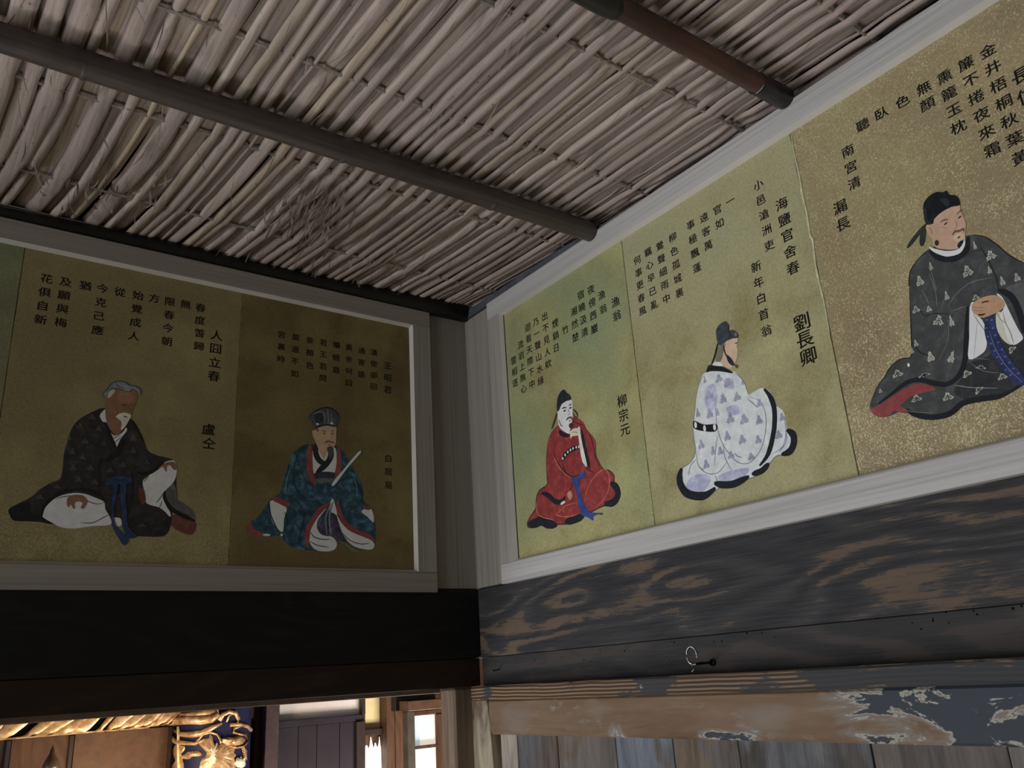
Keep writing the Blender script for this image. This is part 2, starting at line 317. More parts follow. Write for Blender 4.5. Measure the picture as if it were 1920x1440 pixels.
# ------------------------------------------------------------------ picture frames (one round each row of pictures)
def prism(prof, a, b, axis):
    n = len(prof); vs = []
    for t_ in (a, b):
        for (d, z) in prof: vs.append((t_, d, z) if axis == 'x' else (d, t_, z))
    fs = [tuple(range(n)), tuple(range(n, 2 * n))[::-1]] + [(k, k + n, (k + 1) % n + n, (k + 1) % n) for k in range(n)]
    return vs, fs
def frame(name, side, near, far, inn, zt, zit, zib, zb, label):
    """near/far: outer ends, inn: inner edge by the corner"""
    fr = empty(name, (-0.8, -0.01, -0.3) if side == 'L' else (-0.01, -0.8, -0.3), label, 'picture frame'); d = -0.013; bw = 0.0045
    def P(t_, dd, z): return (t_, dd, z) if side == 'L' else (dd, t_, z)
    ax = 'x' if side == 'L' else 'y'; fm_ = M['frame_' + ax]
    for nm, z0, z1 in (('top_rail', zit + bw, zt), ('bottom_rail', zb, zib - bw)):
        v_, f_ = prism([(0.0, z0), (d, z0), (d, z1 - 0.0015), (d + 0.0015, z1), (0.0, z1)], near, far, ax)
        o = obj(nm, v_, f_, fm_, fr)
        me = o.data; bmm = bmesh.new(); bmm.from_mesh(me); bmesh.ops.recalc_face_normals(bmm, faces=bmm.faces); bmm.to_mesh(me); bmm.free()
    # groove line on the top rail and the stile nearest the corner
    vs = [P(inn + bw, 0, zib - bw), P(near, 0, zib - bw), P(near, 0, zit + bw), P(inn + bw, 0, zit + bw)]
    vs += [(Vector(p) + (Vector((0, d, 0)) if side == 'L' else Vector((d, 0, 0)))) for p in vs]
    o = obj('stile', vs, [(0, 1, 2, 3), (7, 6, 5, 4), (0, 4, 5, 1), (1, 5, 6, 2), (2, 6, 7, 3), (3, 7, 4, 0)], M['frame_z'], fr)
    bmm = bmesh.new(); bmm.from_mesh(o.data); bmesh.ops.recalc_face_normals(bmm, faces=bmm.faces); bmm.to_mesh(o.data); bmm.free()
    # mitred bead, bevelled towards the pictures
    def bead(nm, p0, p1, q0, q1):
        # p: inner corners at the picture, q: outer corners on the face of the frame
        vv = [P(p0[0], -0.0035, p0[1]), P(p1[0], -0.0035, p1[1]), P(q1[0], d, q1[1]), P(q0[0], d, q0[1]), P(p0[0], 0, p0[1]), P(p1[0], 0, p1[1]), P(q1[0], 0, q1[1]), P(q0[0], 0, q0[1])]
        o_ = obj(nm, vv, [(0, 1, 2, 3), (4, 5, 6, 7), (0, 4, 5, 1), (3, 2, 6, 7), (0, 3, 7, 4), (1, 5, 6, 2)], M['bead'], fr)
        b_ = bmesh.new(); b_.from_mesh(o_.data); bmesh.ops.recalc_face_normals(b_, faces=b_.faces); b_.to_mesh(o_.data); b_.free()
    bead('bead', (inn, zit), (far, zit), (inn + bw, zit + bw), (far, zit + bw)); bead('bead', (inn, zib), (far, zib), (inn + bw, zib - bw), (far, zib - bw))
    bead('bead', (inn, zib), (inn, zit), (inn + bw, zib - bw), (inn + bw, zit + bw))
    if side == 'R': box('inner_edge_shade', M['dark'], -0.0042, 0.0, inn - 0.0016, inn - 0.0001, zib, zit, fr, 0)  # dark strip painted in as the shade line along the inner edge
    return fr
frame('picture_frame', 'L', -0.103, -3.5, -0.150, 0.003, -0.0405, -0.565, -0.6085, 'pale wooden frame, darkened in colour as shaded, round the dim pictures left of the corner')
frame('picture_frame', 'R', -0.109, -3.7, -0.1565, 0.005, -0.0405, -0.5605, -0.6035, 'pale wooden frame, brightened in colour as lit, round the pictures right of the corner')

# ------------------------------------------------------------------ reed ceiling
ZC = 0.036
ceil = box('ceiling', plain('ceiling_backing_dark', (44, 40, 38), 0.95, 0.05), -3.8, 2.5, -3.9, 3.0, ZC + 0.022, ZC + 0.07); struct(ceil, 'ceiling of dry reeds woven over thin battens')
def reed_mat():
    n = N('dry_reed', 0.6, 0.25); oi = n.new('ShaderNodeObjectInfo'); rnd = oi.outputs['Random']
    c = n.ramp(rnd, [(0.0, lin((188, 171, 163))), (0.3, lin((172, 155, 148))), (0.55, lin((202, 184, 174))), (0.75, lin((160, 145, 139))), (0.9, lin((198, 178, 154))), (1.0, lin((182, 166, 160)))])
    st = n.noise(n.map((240, 5, 240)), 1, 3, 0.6, 0.2); bl = n.noise(n.map((26, 7, 26)), 1, 4, 0.6, 0.5)
    c = n.mix(n.mask(st, 0.36, 0.62), n.mix(0.38, c, lin((112, 98, 92))), c); c = n.mix(n.math('MULTIPLY', n.mask(bl, 0.56, 0.68), 0.55), c, lin((100, 90, 86)))
    sp = n.noise(n.map((150, 110, 150)), 1, 2, 0.5); c = n.mix(n.math('MULTIPLY', n.mask(sp, 0.70, 0.74), 0.6), c, lin((62, 54, 52)))
    n.bump(st, 0.45, 0.0012); return n.out(c)
RM_ = reed_mat()
BY = [-0.117, -0.358, -0.585, -0.805, -1.04, -1.27, -1.50]
rnd = random.Random(11)
def reed(x0, w, zoff, dive, back=False, wide=0.0):
    n = 58; y0, y1 = (0.03 if x0 < -0.45 else 0.03 - 0.05 * (x0 + 0.45) / 0.45), -1.72; vs = []; fs = []; K = 7
    ph = [rnd.uniform(0, 6.28) for _ in range(6)]; sk = rnd.gauss(0, 0.006); amp = 0.0007 if back else 0.0013
    steps = sorted(rnd.uniform(-1.7, 0) for _ in range(rnd.randint(1, 3))); hgt = w * (0.14 if back else (0.42 - wide * 0.2))
    tw = rnd.uniform(-0.22, 0.22)
    for i in range(n + 1):
        y = y0 + (y1 - y0) * i / n
        x = x0 - 0.045 * (y + 0.45) - sk * (y + 0.45) - 0.20 * max(0, y + 0.36) ** 2 + amp * (math.sin(y * 7 + ph[0]) + 0.5 * math.sin(y * 19 + ph[1]))
        ww = w * (1 + 0.07 * math.sin(y * 9 + ph[2]) + 0.04 * math.sin(y * 31 + ph[3])); z = ZC + zoff
        for s_ in steps:                                   # leaf sheaths end in small steps
            if s_ - 0.07 < y < s_: ww *= 1 + 0.16 * (1 - (s_ - y) / 0.07)
        for j, b in enumerate(BY):
            q_ = math.exp(-((y - b) / 0.014) ** 2)
            if back: z += 0.001 * q_
            elif j in dive: z += 0.0075 * math.exp(-((y - b) / 0.022) ** 2); ww *= 1 - 0.3 * q_
            else: z -= 0.0030 * q_; ww *= 1 - (0.14 + wide * 0.1) * q_
        z += 0.0008 * math.sin(y * 12 + ph[4]) * (0 if back else 1)
        for k in range(K):
            a = math.pi * k / (K - 1); cx = math.cos(a) * ww / 2; cz = -(math.sin(a) ** (1 - 0.45 * wide)) * hgt * (1 + 0.08 * math.sin(y * 25 + k * 1.7 + ph[5]))
            vs.append((x + cx, y, z + cz + tw * cx))
    for i in range(n):
        for k in range(K - 1): a = i * K + k; fs.append((a, a + K, a + K + 1, a + 1))
    return obj('reed', vs, fs, RM_, ceil, True)
x = -1.52; cnt = 0
while x < 0.09:
    w = rnd.choice((0.008, 0.012, 0.017, 0.021)) * rnd.uniform(0.9, 1.15); reed(x, w * 1.12, 0.0085 + rnd.uniform(-0.0008, 0.0008), (), True); x += w * 0.86; cnt += 1
x = -1.52; i = 0
while x < 0.07:
    lf = x < -0.70
    w = rnd.uniform(0.018, 0.031) if lf and rnd.random() < 0.6 else rnd.uniform(0.0125, 0.0195)
    if rnd.random() < 0.18: w = rnd.uniform(0.006, 0.009)
    dive = [j for j in range(len(BY)) if rnd.random() < 0.16]
    reed(x + w / 2, w, 0.0030 + rnd.uniform(-0.0005, 0.0015), dive, False, 1.0 if w > 0.018 else 0.0); x += w + rnd.choice((0.001, 0.004, 0.007, 0.010, 0.014)) * (1.3 if lf else 1.0); i += 1; cnt += 1
print('REEDS', cnt)
bat = plain('grey_split_bamboo', (150, 138, 128), 0.6, 0.3, 0, 0.15, 120)
for b in BY:
    m_ = MB(); xs = [-1.6 + 0.02 * k for k in range(93)]
    pts = [(xx, b + 0.0025 * math.sin(xx * 5 + b * 30), ZC + 0.0005) for xx in xs]
    vs = []; fs = []
    for (a_, b_, c__) in pts: vs += [(a_, b_ - 0.0030, c__), (a_, b_ - 0.0018, c__ - 0.0020), (a_, b_ + 0.0018, c__ - 0.0020), (a_, b_ + 0.0030, c__)]
    for k in range(len(pts) - 1):
        for j in range(3): a = k * 4 + j; fs.append((a, a + 4, a + 5, a + 1))
    obj('batten', vs, fs, bat, ceil, True)
# torn slivers of sheath: nobody could count them
sl = MB()
def sliver(px, py, L, w, dz=0.0):
    p = onZ(px, py, ZC - 0.008); a = rnd.gauss(1.52, 0.16); d_ = Vector((math.cos(a), math.sin(a), rnd.uniform(-0.12, 0.02))); s_ = Vector((math.sin(a), -math.cos(a), rnd.uniform(-.5, .5))).normalized()
    r_ = []
    for k in range(5):
        t_ = k / 4; c_ = p + d_ * L * (t_ - 0.5) + Vector((0, 0, -0.004 * math.sin(t_ * 3.1) + dz)) + s_ * 0.002 * math.sin(t_ * 4 + px); ww = w * (1 - abs(2 * t_ - 1) ** 2 * 0.9)
        r_ += [c_ - s_ * ww / 2, c_ + s_ * ww / 2 + Vector((0, 0, ww * 0.3))]
    sl.add(r_, [(2 * k, 2 * k + 1, 2 * k + 3, 2 * k + 2) for k in range(4)])
for k in range(120): sliver(rnd.gauss(580, 38), rnd.gauss(402, 26), rnd.uniform(0.02, 0.09), rnd.uniform(0.0015, 0.006))
for k in range(80): sliver(rnd.uniform(460, 900), rnd.gauss(500, 30), rnd.uniform(0.02, 0.06), rnd.uniform(0.0012, 0.004))
for k in range(40): sliver(rnd.uniform(60, 330), rnd.uniform(320, 400), rnd.uniform(0.015, 0.05), rnd.uniform(0.0015, 0.006))
for k in range(160): sliver(rnd.uniform(0, 1700), rnd.uniform(-20, 480), rnd.uniform(0.02, 0.12), rnd.uniform(0.0008, 0.0025))
tag(sl.build('sheath_slivers', RM_, ceil, True), kind='stuff')

def pole_mat(name, a, b):
    n = N(name, 0.42, 0.45); f_ = n.noise(n.map((4, 160, 160)), 1, 4, 0.6); g_ = n.noise(n.map((9, 16, 16)), 1, 3, 0.6)
    c_ = n.mix(n.mask(f_, 0.35, 0.65), lin(b), lin(a)); c_ = n.mix(n.math('MULTIPLY', n.mask(g_, 0.5, 0.64), 0.5), c_, lin([q * 0.7 for q in b])); n.bump(f_, 0.15, 0.0008); return n.out(c_)
def pole(px, r, x0, x1, nodes, mat, label):
    zc_ = ZC - 0.009 - r; y_ = onZ(px[0], px[1], zc_).y
    e_ = empty('bamboo_pole', (x0, y_, zc_), label, 'pole')
    pts = []; rs = []; k = x0
    while k < x1: pts.append((k, y_ + 0.002 * math.sin(k * 3), zc_)); rs.append(r * (1 + 0.02 * math.sin(k * 7))); k += 0.03
    pts.append((x1, y_, zc_)); rs.append(r)
    MB().tube(pts, rs, 24).build('culm', mat, e_, True)
    for nx in nodes:
        MB().tube([(nx - 0.004, y_, zc_), (nx - 0.0015, y_, zc_), (nx + 0.0015, y_, zc_), (nx + 0.004, y_, zc_)], [r * 1.0, r * 1.045, r * 1.045, r * 1.0], 24).build('node_ring', mat, e_, True)
    return e_, y_, zc_
e1, yA, zA = pole((480, 228), 0.0190, -2.6, -0.0135, [-0.885, -0.52, -0.24, -1.25], pole_mat('smoked_bamboo', (88, 78, 74), (68, 61, 60)), 'dark grey-brown bamboo pole crossing the reeds nearer the far corner')
e2, yB, zB = pole((1300, 92), 0.0150, -2.6, -0.075, [-0.75], pole_mat('red_brown_bamboo', (98, 66, 56), (74, 50, 45)), 'red-brown bamboo pole crossing the reeds at the upper right')
dk = pole_mat('dark_stub_bamboo', (52, 49, 48), (38, 37, 37))
MB().tube([(-0.080, yB, zB), (-0.074, yB, zB), (-0.0135, yB, zB)], [0.0150, 0.0158, 0.0165], 24).build('end_stub', dk, e2, True)
MB().tube([(-2.6, yB, zB), (-0.372, yB, zB), (-0.352, yB, zB)], [0.0182, 0.0182, 0.0160], 24).build('dark_sleeve', dk, e2, True)
MB().tube([(-0.079, yB + 0.0158 * math.cos(a), zB + 0.0158 * math.sin(a)) for a in [k * 0.33 for k in range(20)]], 0.0007, 6).build('wire_tie', steel, e2, True)

# dark bamboo edging between ceiling and pictures, with a thin wire along it
t = MB().tube([(-3.5, 0.012, 0.020), (-1.0, 0.012, 0.020), (-0.35, 0.006, 0.0205), (-0.10, -0.006, 0.0215), (-0.004, -0.010, 0.0215)], [0.0165, 0.0165, 0.0178, 0.0195, 0.0200], 20).build('trim_8', M['soot'], None, True); struct(t, 'soot-black bamboo edging under the reeds, left wall')
wi = MB().tube([onL(a, b, -0.0085) for a, b in [(0, 386), (240, 436), (480, 488), (660, 527), (740, 550), (800, 573), (850, 592), (868, 599)]], 0.0006, 6).build('thin_wire', blk, None, True); tag(wi, 'thin dark wire along the black edging above the left pictures', 'wire')
v9 = []
for y_, h_ in [(-0.002, 0.024), (-0.10, 0.023), (-0.36, 0.021), (-0.56, 0.009), (-3.7, 0.009)]: v9 += [(-0.007, y_, 0.0052), (-0.007, y_, h_), (0.05, y_, h_ + 0.004), (0.05, y_, 0.0052)]
t = obj('trim_9', v9, [(4 * i + k, 4 * i + (k + 1) % 4, 4 * i + 4 + (k + 1) % 4, 4 * i + 4 + k) for i in range(4) for k in range(4)] + [(0, 3, 2, 1), (16, 17, 18, 19)], plain('slate_edging', (84, 86, 96), 0.8, 0.2)); struct(t, 'slate-grey edging strip over the right pictures by the corner')

# ------------------------------------------------------------------ painted panels
INK = plain('black_ink', (26, 24, 20), 0.6, 0.2, 0, 0.1, 200)
_cv = D.curves.new('glyph', 'FONT'); _cv.size = 1.0; _cv.offset = 0.0; _cv.resolution_u = 3; _co = D.objects.new('glyph', _cv); C.objects.link(_co); _gc = {}
def glyph(ch):
    if ch not in _gc:
        _cv.body = ch; bpy.context.view_layer.update(); dg = bpy.context.evaluated_depsgraph_get(); me = _co.evaluated_get(dg).to_mesh()
        vs = [v.co.copy() for v in me.vertices]; fs = [tuple(p.vertices) for p in me.polygons]; _co.evaluated_get(dg).to_mesh_clear()
        if ch != '一':
            cx = (min(v.x for v in vs) + max(v.x for v in vs)) / 2; cy = (min(v.y for v in vs) + max(v.y for v in vs)) / 2
        else: cx, cy = 0.5, 0.36
        _gc[ch] = ([Vector((v.x - cx, v.y - cy)) for v in vs], fs)
    return _gc[ch]
class Panel:
    def __init__(s, side, a0, a1, mat, label, name='painted_panel'):
        """side L: a = x, right = +x; side R: a = y, right = -y. a0 left edge, a1 right edge seen from the room"""
        s.side = side; s.k = 0
        s.root = empty(name, s.w(a0, -0.5605, 0.001), label, 'painting', 'gold-ground pictures of seated men in the frames over the beams')
        e = 0.0006; z0, z1 = (-0.5655, -0.040)
        r = random.Random(int(abs(a0) * 1000)); up = lambda n, f: [f(i / n) for i in range(n)]
        # a thin board with faintly ragged edges
        if side == 'L': lo, hi = a0 + e, a1 - e
        else: lo, hi = a1 + e, a0 - e
        nn = 26; rg = lambda: r.uniform(-0.0007, 0.0003)
        ring = [(lo + rg() * (1), z0 + (z1 - z0) * i / nn) for i in range(nn)] + [(lo, z1)] + [(hi - rg(), z1 + (z0 - z1) * i / nn) for i in range(nn)] + [(hi, z0)]
        n_ = len(ring); f_ = -0.0030
        P = (lambda a, z, d: Vector((a, d, z))) if side == 'L' else (lambda a, z, d: Vector((d, a, z)))
        vs = [P(a, z, f_) for a, z in ring] + [P(a, z, 0.0) for a, z in ring]
        fr_ = tuple(range(n_)) if side == 'L' else tuple(range(n_))[::-1]
        s.board = obj('gold_ground', vs, [fr_] + [(k, k + n_, (k + 1) % n_ + n_, (k + 1) % n_) for k in range(n_)], mat, s.root)
    def w(s, a, z, d): return Vector((a, -0.003 + d, z)) if s.side == 'L' else Vector((-0.003 + d, a, z))
    def px(s, u, v):
        p = onL(u, v, -0.003) if s.side == 'L' else onR(u, v, -0.003)
        return Vector((p.x, p.z)) if s.side == 'L' else Vector((-p.y, p.z))
    def P3(s, q, d): return Vector((q[0], -0.003 - d, q[1])) if s.side == 'L' else Vector((-0.003 - d, -q[0], q[1]))
    def write(s, size, cols):
        for c_ in cols:
            m_ = MB(); t_, p0, p1 = c_[0], c_[1], c_[2]; sz = size * (c_[3] if len(c_) > 3 else 1); n_ = len(t_)
            a, b = s.px(*p0), s.px(*p1)
            for i, ch in enumerate(t_):
                o_ = a if n_ == 1 else a.lerp(b, i / (n_ - 1)); vs, fs = glyph(ch)
                for j, (dx, dy) in enumerate(((-.017, 0), (.017, 0), (0, -.013), (0, .013))):      # brush weight
                    m_.add([s.P3((o_.x + (v.x + dx) * sz * 1.02, o_.y + (v.y + dy) * sz * 0.92), 0.00012 + j * 0.00001) for v in vs], fs)
            m_.build('inscription', INK, s.root)
    def figure(s, T, shapes, cf, clip=None):
        """T = (origin_x, origin_y, zoom) of the sketch; shapes = (part, kind, colour, points, width)"""
        parts = {}; mats = {}
        ox, oy, zs = T
        for sh in shapes:
            part, kind, col, pts = sh[:4]; wd = sh[4] if len(sh) > 4 else 0
            t2 = sh[5] if len(sh) > 5 else T; ox, oy, zs = t2
            q = [s.px(ox + p[0] / zs, oy + p[1] / zs) for p in pts]; s.k += 1; d = 0.00010 + s.k * 0.00002
            mb, ml = parts.setdefault(part, (MB(), []))
            if col not in ml: ml.append(col)
            mi = ml.index(col)
            c0 = q[len(q) // 2]; sc_ = (s.px(ox + pts[0][0] / zs + 1, oy + pts[0][1] / zs) - q[0]).length / zs       # metres per sketch unit
            if kind == 'P':
                r_ = smooth(q, True, 3); r_ = clampr(r_, clip); tri = tessellate_polygon([[Vector((p.x, p.y, 0)) for p in r_]])
                mb.add([s.P3(p, d) for p in r_], [tuple(t_) for t_ in tri], mi)
            elif kind == 'R':
                r_ = smooth(q, False, 4); n_ = len(r_); hw = wd * sc_ / 2; vs = []
                for i, p in enumerate(r_):
                    t_ = (r_[min(i + 1, n_ - 1)] - r_[max(0, i - 1)]); t_ = t_.normalized() if t_.length > 0 else Vector((1, 0)); nn_ = Vector((-t_.y, t_.x))
                    f_ = min(1.0, 0.35 + 3.2 * min(i, n_ - 1 - i) / max(1, n_ - 1)); vs += [p + nn_ * hw * f_, p - nn_ * hw * f_]
                vs = clampr(vs, clip)
                mb.add([s.P3(p, d) for p in vs], [(2 * i, 2 * i + 1, 2 * i + 3, 2 * i + 2) for i in range(n_ - 1)], mi)
            elif kind == 'D':      # dots
                for p in q:
                    rx = wd[0] * sc_ / 2; ry = wd[1] * sc_ / 2; a_ = wd[2] if len(wd) > 2 else 0
                    vs = [Vector((p.x + rx * math.cos(k * .7854) * math.cos(a_) - ry * math.sin(k * .7854) * math.sin(a_), p.y + rx * math.cos(k * .7854) * math.sin(a_) + ry * math.sin(k * .7854) * math.cos(a_))) for k in range(8)]
                    mb.add([s.P3(p_, d) for p_ in clampr(vs, clip)], [tuple(range(8))], mi)
            elif kind == 'M':      # leaf-shaped crest with three lobes and veins
                for p_ in pts:
                    g = s.px(ox + p_[0] / zs, oy + p_[1] / zs); ww = p_[2] * sc_ / 2; hh = p_[3] * sc_ / 2; an = p_[4] if len(p_) > 4 else 0
                    ring = []
                    for k in range(18):
                        a_ = k * math.pi / 9; rr_ = 0.66 + 0.22 * math.cos(3 * (a_ - math.pi / 2)) + 0.13 * math.cos(9 * a_ + p_[0]); xx = rr_ * math.cos(a_) * ww * 1.25; yy = rr_ * math.sin(a_) * hh * 1.25
                        ring.append(Vector((g.x + xx * math.cos(an) - yy * math.sin(an), g.y + xx * math.sin(an) + yy * math.cos(an))))
                    ring = clampr(ring, clip)
                    tri = tessellate_polygon([[Vector((p.x, p.y, 0)) for p in ring]]); mb.add([s.P3(p, d) for p in ring], [tuple(t_) for t_ in tri], mi)
                    vc = wd if isinstance(wd, tuple) else None
                    if vc:
                        if vc not in ml: ml.append(vc)
                        for dx, dy in ((0, .42), (-.42, -.25), (.42, -.25), (0, -.05), (-.2, .1), (.22, .12), (.05, -.4)):
                            x_ = dx * ww; y_ = dy * hh; e_ = 0.15 * ww
                            cc = Vector((g.x + x_ * math.cos(an) - y_ * math.sin(an), g.y + x_ * math.sin(an) + y_ * math.cos(an)))
                            mb.add([s.P3(p, d + 0.00001) for p in clampr([cc + Vector((-e_, -e_ * .5)), cc + Vector((e_ * .8, -e_)), cc + Vector((e_, e_ * .6)), cc + Vector((-e_ * .6, e_))], clip)], [(0, 1, 2, 3)], ml.index(vc))
        first = None
        order = list(parts)
        for nm in order:
            mb, ml = parts[nm]; ms = [paint(tuple(c_), cf) for c_ in ml]
            o_ = mb.build(nm.split('#')[0], ms, s.root if first is None else first)
            if first is None: first = o_
        return first
def clampr(r_, clip):
    if not clip: return r_
    return [Vector((min(p.x, clip), p.y)) for p in r_]
def smooth(q, closed, n):
    if len(q) < 3: return [q[0].lerp(q[-1], k / 4) for k in range(5)]
    out = []; L = len(q)
    for i in range(L if closed else L - 1):
        p0 = q[(i - 1) % L] if closed or i > 0 else q[0]; p1 = q[i]; p2 = q[(i + 1) % L]; p3 = q[(i + 2) % L] if closed or i + 2 < L else q[-1]
        for k in range(n):
            t = k / n; out.append(0.5 * ((2 * p1) + (p2 - p0) * t + (2 * p0 - 5 * p1 + 4 * p2 - p3) * t * t + (3 * p1 - p0 - 3 * p2 + p3) * t ** 3))
    if not closed: out.append(q[-1])
    return out
_pm = {}
def paint(c, cf):
    k = (c, cf)
    if k not in _pm:
        n = N('paint_%d_%d_%d' % tuple(c[:3]), 0.7, 0.2); g_ = sum(c[:3]) / 3; q = [min(236, (x * 0.85 + g_ * 0.15) * cf) for x in c[:3]]
        a = n.noise(n.map((70, 70, 70)), 1, 4, 0.65, 0.4)
        v = c[3] if len(c) > 3 else 0.10
        _pm[k] = n.out(n.ramp(a, [(0.35, lin([x * (1 - v) for x in q])), (0.52, lin(q)), (0.68, lin([min(245, x * (1 + v) + 60 * v) for x in q]))]))
    return _pm[k]

GA = gold_ground('gold_ground_olive', (146, 138, 98), (134, 124, 90), (134, 120, 82), (0.12, 0.7), (182, 168, 122), -0.43, 1.0)
GB = gold_ground('gold_ground_brown', (124, 112, 74), (114, 98, 64), (106, 90, 58), (0.15, 0.1), (150, 130, 90), -0.5, 2.0)
GF = gold_ground('gold_ground_green', (128, 134, 104), (132, 126, 94), (112, 118, 88), (0.1, 0.6), (160, 154, 104), -0.45, 3.0)
GC_ = gold_ground('gold_ground_sage', (168, 164, 118), (152, 162, 124), (154, 143, 99), (0.1, 0.6), (206, 196, 142), -0.50, 4.0)
GD = gold_ground('gold_ground_straw', (170, 164, 124), (174, 171, 135), (153, 143, 101), (0.42, 0.1), (196, 188, 144), -0.5, 5.0)
GE = gold_ground('gold_ground_copper', (152, 136, 106), (168, 156, 118), (138, 116, 90), (0.75, 0.55), (214, 204, 162), -0.40, 6.0, 5)

